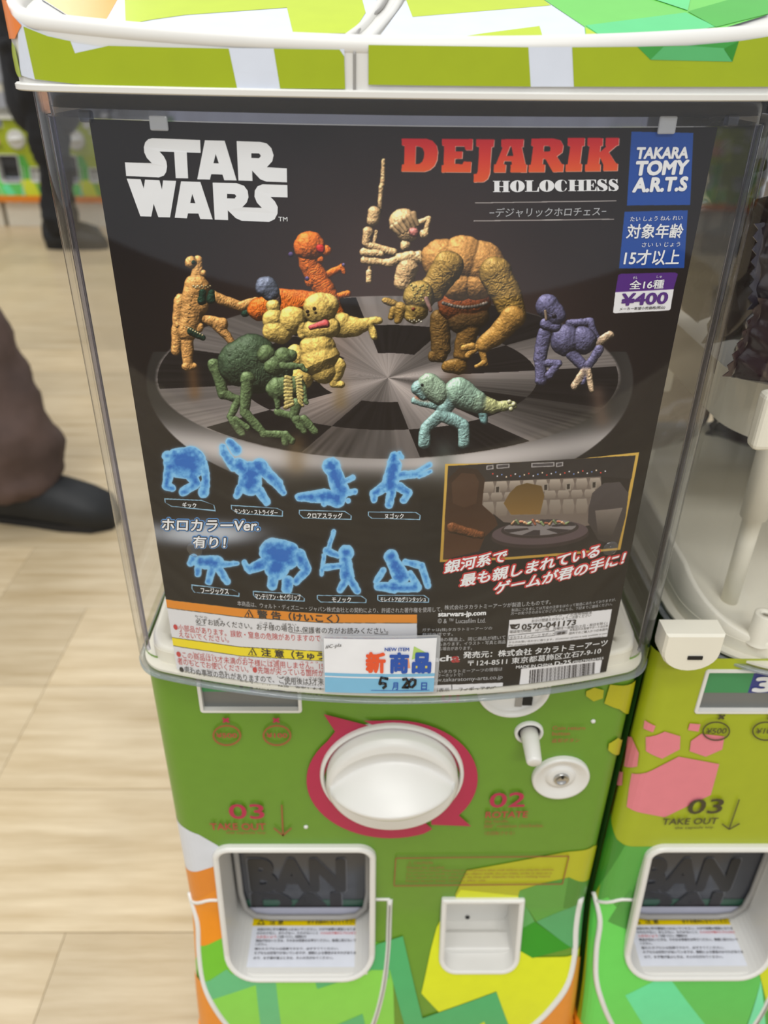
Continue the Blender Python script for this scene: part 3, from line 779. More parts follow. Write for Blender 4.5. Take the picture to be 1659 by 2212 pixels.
# --- printed film of the far-right machine
PK = (224, 128, 140)
G2 = [
    (C4([(200, 1000), (322, 1060), (335, 1110), (352, 1150), (390, 1180), (440, 1192), (560, 1192), (900, 1190), (1700, 1190), (1700, 2600), (100, 2600), (100, 1000)]), (84, 166, 66)),
    (C4([(200, 1000), (322, 1060), (335, 1110), (352, 1150), (400, 1185), (260, 1400), (100, 1500)]), (58, 138, 44)),
    (C4([(100, 1480), (300, 1480), (420, 1620), (700, 1760), (700, 2000), (410, 2045), (560, 2400), (100, 2400)]), (104, 210, 88)),
    (C4([(430, 1440), (470, 1500), (440, 1680), (300, 1620)]), (80, 156, 66)),
    (C4([(400, 2045), (640, 1925), (890, 2230), (600, 2300), (520, 2240)]), (104, 222, 156)),
    (C4([(640, 1925), (665, 1880), (1160, 1880), (1178, 1960), (1080, 2250), (890, 2250)]), (94, 194, 88)),
    (C4([(1178, 1960), (1190, 2300), (1070, 2300)]), (120, 226, 170)),
    (C4([(1150, 1840), (1700, 1800), (1700, 2400), (1190, 2400), (1180, 1960)]), (206, 214, 36)),
    (C4([(440, 770), (520, 765), (705, 672), (938, 715), (890, 892), (625, 1020), (410, 960), (425, 850)]), PK),
    (C4([(520, 560), (625, 528), (715, 555), (712, 630), (610, 684), (520, 640)]), PK),
    (C4([(775, 582), (835, 540), (968, 555), (955, 630), (860, 672), (768, 640)]), PK),
    (C4([(515, 463), (575, 495), (560, 532), (508, 510)]), PK),
    (C4([(768, 480), (830, 485), (818, 527), (758, 518)]), PK),
    (C4([(400, 560), (442, 560), (482, 652), (472, 728), (400, 728)]), PK),
    (C4([(360, 760), (394, 762), (388, 838), (360, 836)]), PK),
]
fields(FP2, BD2, G2)
INK = flat((62, 58, 34))
for cx_, s in ((1545, '¥500'), (1652, '¥100')):
    ellipse_ring(FP2, BD2, cx_, 1575, 30, 21, 3, INK)
    text(s, BD2, cx_ - 23, 1581, cx_ + 20, 1580, 12, INK, FP2, OB, bold=.015)
    text('×', BD2, cx_ + 4, 1549, cx_ + 16, 1549, 9, INK, FP2, OB, bold=.05)
text('03', BD2, 1481, 1754, 1554, 1752, 31, INK, FP2, OB, bold=.012)
text('TAKE OUT', BD2, 1428, 1777, 1546, 1775, 13, INK, FP2, OB, bold=.02)
text('the capsule toy.', BD2, 1455, 1788, 1540, 1786, 7, INK, FP2, OB, bold=.01)
line(FP2, BD2, (1595, 1722), (1573, 1786), 2.6, INK); line(FP2, BD2, (1558, 1775), (1573, 1787), 2.6, INK); line(FP2, BD2, (1596, 1774), (1573, 1787), 2.6, INK)

# --- film on the hoods
HS = S_HOOD(); HS2 = S_HOOD(.291); TS = TopSurf(); TS2 = TopSurf(.291)
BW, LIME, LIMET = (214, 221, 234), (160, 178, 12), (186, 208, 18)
CX_H = [.0002] + [s * x for s in (-1, 1) for x in [.009 * i for i in range(1, 14)] + [.1225, .126, .129, .1315, .134, .1365, .1385, .1405, .142, .1432, .1442, .145, .1457, .1463]]
fields(HD1, HS, [
    ([(40, 40), (60, 58), (105, 76), (160, 92), (240, 104), (370, 103), (744, 106), (746, 192), (420, 190), (200, 184), (78, 172), (47, 162)], BW),
    ([(53, 57), (105, 78), (154, 89), (164, 115), (236, 99), (350, 102), (495, 105), (513, 190), (300, 188), (170, 182), (78, 171)], LIME),
    ([(592, 105), (734, 107), (744, 122), (746, 192), (606, 191)], LIME),
    ([(0, 0), (17, 0), (28, 30), (50, 55), (36, 84), (20, 84), (0, 60)], (236, 128, 30)),
    ([(30, 90), (36, 100), (50, 166), (44, 166), (30, 140)], LIME),
    ([(796, 97), (1142, 102), (1372, 101), (1500, 98), (1600, 88), (1680, 75), (1680, 187), (1145, 187), (796, 183)], BW),
    ([(796, 97), (1140, 102), (1145, 187), (796, 183)], LIME),
    ([(1234, 102), (1372, 101), (1500, 98), (1600, 88), (1680, 75), (1680, 187), (1238, 187)], LIME),
    ([(1374, 101), (1480, 99), (1592, 89), (1578, 133), (1402, 129)], (62, 158, 66)),
    ([(1402, 129), (1430, 101), (1480, 99), (1560, 104), (1578, 133)], (88, 182, 110)),
    ([(1560, 106), (1592, 89), (1578, 133)], (48, 140, 40)),
], .0005, cu=CX_H, cv=[.794, .797, .80], clips=[])
fields(HD1, TS, [
    ([(60, -90), (70, -30), (90, 0), (150, 38), (215, 58), (270, 67), (400, 74), (752, 76), (775, 60), (792, 40), (815, 0), (850, -60)], BW),
    ([(70, -90), (75, -30), (92, 0), (150, 37), (213, 57), (228, 48), (255, 0), (265, -60)], (246, 158, 30)),
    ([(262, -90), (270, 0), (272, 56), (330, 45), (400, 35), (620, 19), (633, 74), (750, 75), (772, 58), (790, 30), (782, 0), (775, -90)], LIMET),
    ([(815, 90), (1000, 92), (1300, 100), (1400, 97), (1500, 84), (1659, 35), (1720, -20), (1700, -90), (920, -90), (880, 0), (850, 40)], BW),
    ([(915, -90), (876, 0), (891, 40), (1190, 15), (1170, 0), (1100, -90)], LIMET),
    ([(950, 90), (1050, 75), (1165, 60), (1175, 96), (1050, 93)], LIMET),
    ([(1170, 0), (1262, 62), (1267, 98), (1400, 97), (1500, 84), (1659, 35), (1720, -20), (1700, -90), (1100, -90)], (108, 204, 84)),
    ([(1264, 64), (1267, 98), (1318, 98)], LIMET),
    ([(1264, 60), (1480, 32), (1545, 62), (1430, 95), (1315, 98)], (86, 206, 128)),
    ([(1484, 30), (1659, -20), (1659, 35), (1545, 64)], (66, 176, 54)),
    ([(1340, -40), (1500, -40), (1484, 28), (1400, 0)], (96, 214, 130)),
], .0003, cu=(), cv=(), clips=[])
# moulded seam between the two lids
pixtube('hood_seam', HS, [(766, 206), (766, 150), (766, 112)], .0005, GREYP, HD1, off=.0004)
pixtube('hood_seam', TS, [(767, 98), (775, 70), (795, 45), (826, 18), (850, -30)], .0006, GREYP, HD1, off=.0006)
pixtube('lid_bead', TS, [(744, 100), (752, 82), (778, 62), (800, 38), (832, -10), (845, -40)], .0016, WHITE, HD1)
pixtube('lid_bead', TS, [(790, 104), (800, 84), (828, 52), (852, 22), (875, -20), (885, -40)], .0016, WHITE, HD1)
fields(HD2, HS2, [([(1700, 80), (2200, 100), (2200, 180), (1700, 170)], LIME)], .0002, cu=CX_H, cv=(), clips=[])

# --- clear clips and rivets of the hopper
GS = S_GLASS()
def _gb(name, c, y, sl, du, dv, dep, m):
    o = MB().box((0, 0, 0), (du, dep, dv)).obj(name, m, M1)
    o.location = (c[0], y + dep / 2, c[1]); o.rotation_euler = (0, 0, sl)
    return bevel(o, .0007)
def gb(name, p, du, dv, dep, m, inset=.0028):
    c = GS.cast(*p); y = plan_y(c[0], inset); e = 1e-3
    sl = math.atan((plan_y(min(c[0] + e, HSIDE - .001), inset) - plan_y(c[0] - e, inset)) / (2 * e))
    return _gb(name, c, y, sl, du, dv, dep, m)
gb('card_clip', (338, 268), .0072, .0050, .0012, FROST)
gb('card_clip', (1448, 272), .0072, .0060, .0012, FROST)
gb('wall_lug', (178, 253), .0050, .0040, .003, CLEARB)
gb('wall_lug', (1590, 262), .0050, .0040, .003, CLEARB)
for p in ((421, 1187), (1318, 1184)):
    c = GS.cast(*p); q = GS.pos(c[0], c[1], .0002); q2 = GS.pos(c[0], c[1], .0102)
    ax = Vector(q2) - Vector(q)
    MB().loft(lathe(q, [(.0040, 0), (.0038, .0005), (.0030, .0008), (.0022, .0006), (.0018, .0010), (.0010, .0016), (.0001, .0018)], ax, 24)).obj('clear_rivet', CLEARR, M1, True)

# divider strip between the two cabinets
dv = bevel(MB().box((.1455, .14, .25), (.0018, .24, .49)).obj('divider_strip', mat('grey_steel_strip', (92, 86, 78), .35, metal=.6, noise=.08)), .0004)
tag(dv, 'thin grey steel strip standing between the two capsule machines', 'strip')

# ================================================================ DISPLAY CARD (print painted by code on the card's own x, z)
CS = S_CARD()
CU0, CU1, CV0, CV1 = -0.1165, 0.1225, 0.4985, 0.7800
TX = 0.00019
NX, NZ = int((CU1 - CU0) / TX), int((CV1 - CV0) / TX)
_u = CU0 + (np.arange(NX) + .5) * (CU1 - CU0) / NX
_v = CV0 + (np.arange(NZ) + .5) * (CV1 - CV0) / NZ
_yu = np.array([plan_y(a, .0045) for a in _u])
PXA, PYA = project(_u[None, :], _yu[None, :], _v[:, None])
IMG = np.zeros((NZ, NX, 3), np.float32)
rng = np.random.default_rng(3)
def vnoise(X, Y, s, seed=0):
    r = np.random.default_rng(seed).random((64, 64))
    x, y = X / s, Y / s
    xi, yi = np.floor(x).astype(int), np.floor(y).astype(int)
    fx, fy = x - xi, y - yi
    fx, fy = fx * fx * (3 - 2 * fx), fy * fy * (3 - 2 * fy)
    g = lambda a, b: r[a % 64, b % 64]
    return (g(yi, xi) * (1 - fx) + g(yi, xi + 1) * fx) * (1 - fy) + (g(yi + 1, xi) * (1 - fx) + g(yi + 1, xi + 1) * fx) * fy
def sub(x0, y0, x1, y1):
    k = 6
    m = (PXA[::k, ::k] > x0 - 8) & (PXA[::k, ::k] < x1 + 8) & (PYA[::k, ::k] > y0 - 8) & (PYA[::k, ::k] < y1 + 8)
    r = np.where(m.any(1))[0]; c = np.where(m.any(0))[0]
    if not len(r) or not len(c): return None
    return slice(max(r[0] * k - k, 0), r[-1] * k + 2 * k), slice(max(c[0] * k - k, 0), c[-1] * k + 2 * k)
def inside(X, Y, pts):
    r = np.zeros(X.shape, bool); n = len(pts)
    for i in range(n):
        (x0, y0), (x1, y1) = pts[i], pts[(i + 1) % n]
        if y0 == y1: continue
        c = ((y0 > Y) != (y1 > Y)) & (X < (x1 - x0) * (Y - y0) / (y1 - y0) + x0)
        r ^= c
    return r
def pp(pts, col, holes=(), alpha=1.0, grad=None):
    xs = [p[0] for p in pts]; ys = [p[1] for p in pts]
    sl = sub(min(xs), min(ys), max(xs), max(ys))
    if sl is None: return
    X, Y = PXA[sl], PYA[sl]; a = np.zeros(X.shape, np.float32)
    for ox, oy in ((-.3, -.3), (.3, -.3), (-.3, .3), (.3, .3)):
        m = inside(X + ox, Y + oy, pts)
        for h in holes: m &= ~inside(X + ox, Y + oy, h)
        a += m * .25
    a = (a * alpha)[..., None]
    c = np.array(col, np.float32)
    if grad:
        t = np.clip((Y - min(ys)) / (max(ys) - min(ys)), 0, 1)[..., None]; c = c * (1 - t) + np.array(grad, np.float32) * t
    IMG[sl] = IMG[sl] * (1 - a) + c * a
def cap_d(X, Y, c):
    x0, y0, r0, x1, y1, r1 = c
    dx_, dy_ = x1 - x0, y1 - y0; L = dx_ * dx_ + dy_ * dy_ + 1e-6
    t = np.clip(((X - x0) * dx_ + (Y - y0) * dy_) / L, 0, 1)
    r = r0 + (r1 - r0) * t
    ex, ey = X - (x0 + dx_ * t), Y - (y0 + dy_ * t)
    return np.sqrt(ex * ex + ey * ey), r, ex, ey, t * sqrt(L)
def blob(c, col, wr=0.0, spec=50, wf=1.0):
    if len(c) == 3: c = (c[0], c[1], c[2], c[0] + .1, c[1], c[2])
    x0, y0, r0, x1, y1, r1 = c; R = max(r0, r1)
    sl = sub(min(x0, x1) - R, min(y0, y1) - R, max(x0, x1) + R, max(y0, y1) + R)
    if sl is None: return
    X, Y = PXA[sl], PYA[sl]
    d, r, ex, ey, s = cap_d(X, Y, c)
    nz_ = vnoise(X, Y, 9, 5) - .5; nf = vnoise(X, Y, 3.5, 8) - .5
    d = d + nz_ * min(R * .16, 3)
    a = np.clip((r - d) / 1.1 + .5, 0, 1)[..., None]
    q = np.clip(d / r, 0, 1); h = np.sqrt(1 - q * q)
    nx, ny = ex / r + nz_ * .5, ey / r + nf * .4 + nz_ * .3
    if wr: ny = ny + wr * np.sin(s * wf * 6.28 / 7.0 + nz_ * 4); 
    l = np.clip(-.38 * nx - .72 * ny + .58 * h, 0, 1)
    sh = .22 + .98 * l
    if wr: sh *= 1 - .35 * wr * (np.sin(s * wf * 6.28 / 7.0 + nz_ * 4) > .55)
    sp = np.clip(l, 0, 1) ** 14 * spec
    c_ = np.array(col, np.float32) * (sh * (1 + .16 * nf))[..., None] + sp[..., None]
    IMG[sl] = IMG[sl] * (1 - a) + np.clip(c_, 0, 255) * a
def beast(lst, col, wr=.5, wf=1.0, spec=45):
    "lumps merged into one relief, lit from the upper left"
    items = []
    for c in lst:
        cc = col
        if isinstance(c[-1], tuple): cc, c = c[-1], c[:-1]
        if len(c) == 3: c = (c[0], c[1], c[2], c[0] + .1, c[1], c[2])
        items.append((c, cc))
    x0 = min(min(c[0] - c[2], c[3] - c[5]) for c, _ in items); x1 = max(max(c[0] + c[2], c[3] + c[5]) for c, _ in items)
    y0 = min(min(c[1] - c[2], c[4] - c[5]) for c, _ in items); y1 = max(max(c[1] + c[2], c[4] + c[5]) for c, _ in items)
    sl = sub(x0 - 6, y0 - 6, x1 + 6, y1 + 6)
    if sl is None: return
    X, Y = PXA[sl], PYA[sl]
    wx = (vnoise(X, Y, 14, 5) - .5) * 5 + (vnoise(X, Y, 5, 6) - .5) * 1.6; wy = (vnoise(X, Y, 14, 15) - .5) * 5 + (vnoise(X, Y, 5, 16) - .5) * 1.6
    Xw, Yw = X + wx * .6, Y + wy * .6
    Hs = np.zeros(X.shape); Wt = np.zeros(X.shape); Cc = np.zeros(X.shape + (3,)); D = np.full(X.shape, 99.); best = np.full(X.shape, -1e9)
    for i, (c, cc) in enumerate(items):
        d, r, ex_, ey_, s = cap_d(Xw, Yw, c)
        q = np.clip(1 - (d / r) ** 2, 0, 1); h = r * np.sqrt(q) + i * 1.3
        if wr: h = h + wr * .55 * np.sqrt(q) * np.sin(s * wf * 6.28 / 7.5 + (vnoise(X, Y, 9, 21 + i) - .5) * 11) - wr * 1.6 * np.sqrt(q) * np.exp(-(np.abs(vnoise(X, Y, 8, 51 + i) - .5) / .05) ** 2)
        m = d < r
        w_ = np.where(m, np.exp(np.clip((h - 20) / 1.8, -30, 30)), 0)
        Hs += w_ * h; Cc += w_[..., None] * np.array(cc, np.float64); Wt += w_
        D = np.minimum(D, d - r)
    ok = Wt > 0; Wt = np.where(ok, Wt, 1)
    Hh = np.where(ok, Hs / Wt, 0); Cc = Cc / Wt[..., None]
    Hh = Hh + (vnoise(X, Y, 4.5, 31) - .5) * 1.3 + (vnoise(X, Y, 2.2, 33) - .5) * .7
    gy, gx = np.gradient(Hh); gy = -gy          # rows run upwards
    k = 1.0
    L = np.sqrt(gx * gx + gy * gy + k)
    nx, ny, nz_ = -gx / L, -gy / L, sqrt(k) / L
    l = np.clip(-.36 * nx - .66 * ny + .66 * nz_, 0, 1)
    sh = .20 + .95 * l + .10 * nz_
    bl = Hh.copy()
    for _ in range(5): bl = (np.roll(bl, 3, 0) + np.roll(bl, -3, 0) + np.roll(bl, 3, 1) + np.roll(bl, -3, 1)) / 4
    sh *= np.clip(1 + (Hh - bl) * .05, .42, 1.18)
    mot = 1 + .22 * (vnoise(X, Y, 8, 41) - .5) + .16 * (vnoise(X, Y, 3, 42) - .5)
    out = Cc * (sh * mot)[..., None] + (l ** 16 * spec)[..., None]
    a = np.clip(.5 - D, 0, 1)[..., None] * ok[..., None]
    IMG[sl] = IMG[sl] * (1 - a) + np.clip(out, 0, 255) * a
# ground of the print
X, Y = PXA, PYA
g = np.exp(-(((X - 880) / 420) ** 2 + ((Y - 640) / 300) ** 2))[..., None]
IMG[:] = np.array((18, 14, 17)) + g * np.array((46, 34, 27)) + ((vnoise(X, Y, 130, 2) - .4) * 7)[..., None]
low = 1 / (1 + np.exp(-(Y - 1020) / 30))[..., None]
IMG[:] = IMG * (1 - low) + np.array((13, 13, 18)) * low
# round metal board: rim, face, chequered rings
ex, ey = (X - 842) / 528, (Y - 822) / 262
rim = np.clip((1 - np.sqrt(ex * ex + ey * ey)) * 120, 0, 1) * (Y > 760)
band = np.exp(-((Y - 1000 + .00022 * (X - 842) ** 2) / 34) ** 2)
rc = np.clip(60 + 130 * band + 20 * np.sin(X * .013 + 1) , 0, 230) * np.clip((1095 - Y) / 90, 0.12, 1)
rc3 = rc[..., None] * np.array((.97, .94, .93))
IMG[:] = IMG * (1 - rim[..., None]) + rc3 * rim[..., None]
BX, BY = (X - 838) / 505, (Y - 816 - 0) / np.where(Y < 816, 178, 176)
rr_ = np.sqrt(BX * BX + BY * BY); th_ = np.arctan2(BY, BX)
face = np.clip((1 - rr_) * 90, 0, 1)
st = vnoise(th_ * 300 + 900, rr_ * 12, 6, 4)
metal = 92 + 52 * np.cos(2 * th_ + .7) ** 2 + 26 * np.cos(5 * th_ + 1.0) + 34 * (st - .5) + 26 * np.exp(-(rr_ / .5) ** 2)
metal = metal * (1.0 - .22 * np.clip(BX, 0, 1)) * (1 - .1 * rr_)
m3 = metal[..., None] * np.array((1.0, .945, .92)) + (np.exp(-((X - 700) / 60) ** 2 - ((Y - 700) / 200) ** 2) * 20)[..., None] * np.array((1, .5, .2))
sec = np.floor((th_ + radians(98)) / (pi / 6)).astype(int)
ringi = np.where(rr_ < .30, 0, np.where(rr_ < .64, 1, 2))
blk = ((sec + ringi) % 2 == 1) & (ringi > 0) & (rr_ < .985)
m3 = np.where(blk[..., None], np.array((20, 17, 19)) + (12 * st)[..., None], m3)
IMG[:] = IMG * (1 - face[..., None]) + np.clip(m3, 0, 235) * face[..., None]
del ex, ey, rim, band, rc, rc3, BX, BY, rr_, th_, face, st, metal, m3, sec, ringi, blk, g, low
# soft mirror smears of the figurines in the metal
for x0, y0, x1, y1, w_, c in ((640, 960, 640, 1005, 26, (120, 95, 60)), (415, 800, 420, 850, 16, (130, 90, 50)), (1290, 850, 1300, 905, 20, (120, 95, 80)), (960, 975, 960, 1010, 30, (90, 100, 95)), (735, 835, 735, 870, 18, (130, 105, 60)), (990, 800, 980, 850, 30, (70, 45, 30))):
    d, r, _, _, _ = cap_d(X, Y, (x0, y0, w_, x1, y1, w_ * .8))
    a = np.exp(-(d / w_) ** 2 * 1.3)[..., None] * .5
    IMG[:] = IMG * (1 - a) + np.array(c) * a
# plain stand-in figurines: lumpy toy beasts of about the printed sizes and colours
TAN = (206, 152, 88); DG = (24, 52, 40)
beast([(460, 640, 12, 520, 662, 11), (520, 662, 12, 552, 650, 9), (470, 700, 14, 505, 745, 7), (440, 690, 10, 480, 700, 14), (390, 650, 16, 380, 756, 12), (428, 560, 9, 425, 660, 26), (425, 620, 28, 405, 715, 24), (404, 715, 15, 406, 785, 12), (404, 790, 12, 418, 791, 9), (412, 566, 14), (440, 590, 8), (385, 700, 9, 430, 708, 10)], TAN, .5)
beast([(438, 632, 8, 436, 650, 10, DG), (456, 632, 7, 455, 648, 9, DG), (418, 566, 5, DG), (412, 716, 9, 438, 730, 6, DG), (528, 678, 7, 548, 668, 7, DG)], DG, .7)
for i in range(9): blob((418 + i * 4.5, 618 + (i % 2) * 3, 2.4), (232, 206, 150))
for i in range(8): blob((402 + i * 5, 706 + i * 2.6, 2.0), (224, 196, 140)); 
for i in range(7): blob((414 - i * 1.5, 640 + i * 9, 2.4), TAN)
ORG = (226, 112, 38)
beast([(560, 668, 26, 640, 655, 26), (600, 645, 22, 680, 655, 26), (722, 690, 26, 700, 625, 24), (700, 625, 24, 668, 570, 22), (668, 570, 22, 664, 545, 24), (706, 594, 8, 738, 577, 7), (722, 642, 8, 750, 634, 8), (738, 575, 6, 742, 588, 5), (668, 532, 33), (704, 540, 12), (690, 560, 9), (664, 565, 5, 668, 585, 5), (668, 610, 10)], ORG, .75, 1.6)
beast([(692, 537, 9), ], (190, 40, 36), .2); blob((628, 550, 6), (110, 90, 150)); blob((663, 602, 5), (110, 90, 150)); blob((742, 572, 4), (140, 120, 170))
beast([(592, 636, 13, 596, 655, 12, (110, 84, 78)), (575, 620, 24, 585, 632, 20, (104, 112, 132))], (100, 108, 128), .3)
YEL = (226, 192, 104)
beast([(735, 700, 26), (730, 706, 24, 765, 706, 22), (765, 706, 18, 795, 700, 14), (800, 694, 9, 818, 692, 8), (800, 705, 9, 808, 726, 9), (790, 695, 9), (652, 812, 28), (640, 770, 26), (590, 662, 16), (630, 692, 32), (590, 690, 24), (593, 714, 26, 608, 720, 24), (686, 755, 40), (692, 782, 46, 700, 800, 30), (730, 790, 18, 722, 822, 12), (720, 828, 9, 738, 830, 9), (690, 668, 36), (706, 660, 26), (678, 715, 26, 710, 708, 24), (650, 705, 12, 654, 725, 9)], YEL, .18, 1, 30)
beast([(672, 706, 6, 704, 700, 9, (196, 84, 84))], (196, 84, 84), .2); blob((664, 673, 4), (50, 34, 24)); blob((679, 667, 4), (50, 34, 24)); blob((666, 680, 3), (60, 40, 24)); blob((682, 676, 3), (60, 40, 24))
GRN = (96, 116, 78); GRD = (66, 84, 62)
beast([(462, 786, 13, 482, 850, 12), (482, 850, 11, 512, 862, 9), (512, 866, 9, 498, 900, 9), (500, 905, 9, 522, 936, 9), (508, 905, 7, 535, 925, 7), (598, 890, 8, 640, 900, 8)], GRN, .25)
beast([(520, 785, 50, 545, 775, 54, GRD), (560, 800, 50, 590, 800, 44, GRD)], GRD, .8, 1.2)
beast([(575, 765, 20), (612, 772, 22), (592, 790, 22), (628, 768, 14), (600, 840, 26, 640, 835, 22), (535, 818, 17), (534, 830, 14, 528, 890, 11), (530, 892, 11, 568, 935, 9), (568, 937, 9, 612, 940, 9), (612, 940, 8, 616, 956, 8), (618, 938, 8, 630, 952, 8), (596, 852, 9, 600, 880, 6), (655, 840, 7, 662, 870, 5), (640, 872, 13, 634, 900, 9), (640, 905, 11, 656, 930, 8), (655, 905, 9, 680, 932, 8)], GRN, .3)
beast([(610, 790, 8, 650, 792, 7), (650, 792, 7, 662, 800, 5)], GRN, .2)
for i in range(9): beast([(618 - i * .2, 815 + i * 8, 5, 628 + i * .5, 818 + i * 7, 4), (640 + i * .8, 818 + i * 6, 4, 650 + i * .4, 812 + i * 8, 4)], (176, 160, 98), .1)
SK = (222, 182, 130)
beast([(829, 345, 4, 825, 400, 6), (825, 400, 6, 818, 460, 5), (812, 500, 4, 797, 585, 4), (797, 588, 7, 796, 608, 7), (795, 500, 12, 790, 525, 9), (792, 528, 8, 850, 545, 10), (870, 480, 30, 880, 500, 24), (905, 480, 7, 926, 472, 6), (926, 472, 6, 920, 500, 6), (915, 505, 10), (875, 530, 12), (868, 560, 16, 905, 555, 14), (880, 580, 24, 870, 610, 20), (862, 600, 12), (785, 545, 9, 822, 548, 8), (785, 562, 8, 840, 568, 9), (840, 568, 9, 890, 550, 9), (808, 458, 14, 805, 476, 14)], SK, .55, .8)
for i in range(6): blob((848 + i * 9, 492 - i * 6, 7, 862 + i * 8, 506 - i * 4, 4), SK)
beast([(893, 502, 11, (212, 130, 120))], (212, 130, 120), .1)
VST = (206, 150, 84); SKN = (166, 132, 66); DSK = (112, 84, 42)
beast([(890, 690, 9, 850, 655, 9), (850, 655, 8, 832, 650, 7), (850, 668, 8, 845, 685, 7), (865, 665, 14, 860, 690, 9)], SKN, .5)
beast([(950, 690, 22, 952, 750, 22, DSK), (948, 765, 20, 935, 770, 12, DSK)], DSK, .8)
beast([(985, 655, 40, 1020, 650, 40, (146, 76, 38)), (1000, 690, 34, 1030, 680, 28, (90, 66, 36)), (1012, 710, 24, 998, 765, 20, (120, 88, 42)), (990, 790, 20, 965, 792, 12, (130, 96, 44))], DSK, .5)
beast([(955, 560, 46), (1040, 570, 50), (1000, 560, 52), (990, 610, 40), (1030, 610, 38)], VST, .12, 1, 25)
beast([(968, 575, 34, 935, 625, 28), (935, 620, 28, 905, 655, 22)], SKN, 1.1, .9)
beast([(1070, 590, 36, 1095, 640, 34), (1095, 640, 34, 1110, 680, 26)], SKN, 1.1, .9)
beast([(1108, 685, 26, 1075, 722, 22), (1072, 724, 22, 1045, 745, 18), (1040, 750, 9, 1048, 785, 6), (1030, 750, 8, 1010, 768, 7), (1020, 748, 9, 1000, 752, 6), (1045, 782, 6, 1030, 792, 5)], (176, 132, 66), .35)
beast([(905, 640, 34), (900, 668, 26), (893, 680, 20)], (170, 140, 72), .5)
for i in range(26): blob((888 + (i * 37) % 40, 616 + (i * 23) % 38, 2.8), (206, 182, 100))
for i in range(6): blob((885 + i * 5, 692 + (i % 2) * 3, 2.2), (235, 225, 200))
blob((921, 645, 5, 930, 670, 4), (170, 130, 120)); blob((893, 668, 4), (110, 40, 24))
for i in range(16): blob((958 + i * 6.2, 655 + 9 * sin(i / 15 * pi), 4.2), (128, 118, 108))
BLU = (104, 102, 136); HND = (196, 170, 140)
beast([(1230, 700, 10, 1275, 694, 9), (1275, 694, 9, 1290, 738, 9), (1290, 740, 10, 1318, 722, 9, HND), (1222, 735, 34), (1260, 735, 30), (1176, 720, 15, 1166, 775, 14), (1166, 775, 12, 1168, 820, 13), (1170, 785, 10, 1205, 785, 9), (1205, 785, 8, 1185, 812, 9), (1235, 765, 14, 1260, 790, 12), (1295, 755, 10, 1270, 790, 9), (1268, 790, 9, 1258, 825, 8), (1262, 800, 9, 1240, 835, 9, HND), (1270, 800, 9, 1278, 842, 7, HND), (1183, 662, 27, 1200, 680, 23), (1180, 700, 14, 1200, 705, 12)], BLU, .45)
blob((1197, 683, 5), (34, 30, 44)); blob((1178, 672, 3, 1180, 690, 3), (150, 130, 110))
TL = (140, 176, 172); TY = (196, 200, 142)
beast([(1040, 885, 10, 1046, 908, 9, (120, 160, 160)), (1060, 878, 14, 1108, 876, 9, TY), (1030, 868, 24, 1062, 878, 17, TY), (990, 848, 34, 1030, 868, 26, (150, 180, 160)), (895, 866, 8, 940, 876, 10, TL), (900, 862, 5, 925, 868, 4, (200, 120, 90)), (925, 832, 26, 950, 850, 26, (150, 174, 150)), (905, 838, 18, 915, 850, 14, TL), (975, 862, 18, 950, 898, 14, TL), (948, 898, 14, 918, 925, 12, TL), (918, 928, 13, 916, 955, 14, TL), (960, 898, 14, 1000, 918, 14, TL), (1002, 922, 14, 1002, 956, 13, TL)], TL, .55)
for p in ((1100, 868), (1110, 874), (1104, 884)): blob((p[0], p[1], 5), (224, 222, 170))
blob((912, 832, 3), (20, 24, 24)); 
# blue translucent stand-ins
def holo(lst):
    xs = [c[i] for c in lst for i in ((0, 3) if len(c) > 3 else (0,))]; ys = [c[i] for c in lst for i in ((1, 4) if len(c) > 3 else (1,))]
    sl = sub(min(xs) - 50, min(ys) - 50, max(xs) + 50, max(ys) + 50); X, Y = PXA[sl], PYA[sl]
    D = np.full(X.shape, 99.0); dk = np.zeros(X.shape)
    for c in lst:
        if len(c) == 3: c = (c[0], c[1], c[2], c[0] + .1, c[1], c[2])
        d, r, ex_, ey_, s = cap_d(X, Y, c); D = np.minimum(D, d - r)
        dk = np.maximum(dk, np.clip(1 - d / r, 0, 1) * min(1, max(c[2], c[5]) / 22))
    D = D + (vnoise(X, Y, 7, 3) - .5) * 1.6
    gl = (np.where(D < 2.2, 1, np.exp(-(D - 2.2) / 2.2) * .55) * .95)[..., None]
    IMG[sl] = IMG[sl] * (1 - gl) + np.array((140, 202, 244)) * gl
    a = np.clip(.5 - D, 0, 1)[..., None]
    t = np.clip(dk * 1.5 + (vnoise(X, Y, 8, 9) - .5) * .8 + (vnoise(X, Y, 3, 1) - .5) * .3, 0, 1)[..., None]
    c_ = np.array((128, 196, 240)) * (1 - t) + np.array((28, 104, 190)) * t
    IMG[sl] = IMG[sl] * (1 - a) + c_ * a
holo([(385, 1000, 30, 410, 1000, 34), (362, 985, 10), (368, 1010, 12, 360, 1045, 7), (360, 1050, 8, 372, 1054, 6), (412, 1025, 12, 424, 1045, 8), (424, 1045, 8, 396, 1062, 8), (440, 1000, 7, 445, 1035, 7), (445, 1035, 7, 440, 1064, 10)])
holo([(515, 1005, 14, 530, 1015, 16), (560, 1010, 18), (542, 1020, 22, 540, 1045, 24), (505, 1008, 9, 486, 980, 8), (484, 978, 8, 482, 966, 6), (496, 955, 7, 510, 972, 10), (572, 1018, 12, 600, 1045, 10), (600, 1046, 9, 612, 1064, 5), (520, 1055, 9, 512, 1070, 6), (560, 1060, 9, 576, 1084, 7)])
holo([(716, 1008, 18), (722, 1020, 15, 735, 1060, 18), (728, 1078, 17, 700, 1072, 14), (700, 1072, 14, 646, 1074, 7), (742, 1042, 4, 762, 1032, 5), (748, 1066, 4, 766, 1062, 5), (700, 1088, 5), (752, 1082, 4)])
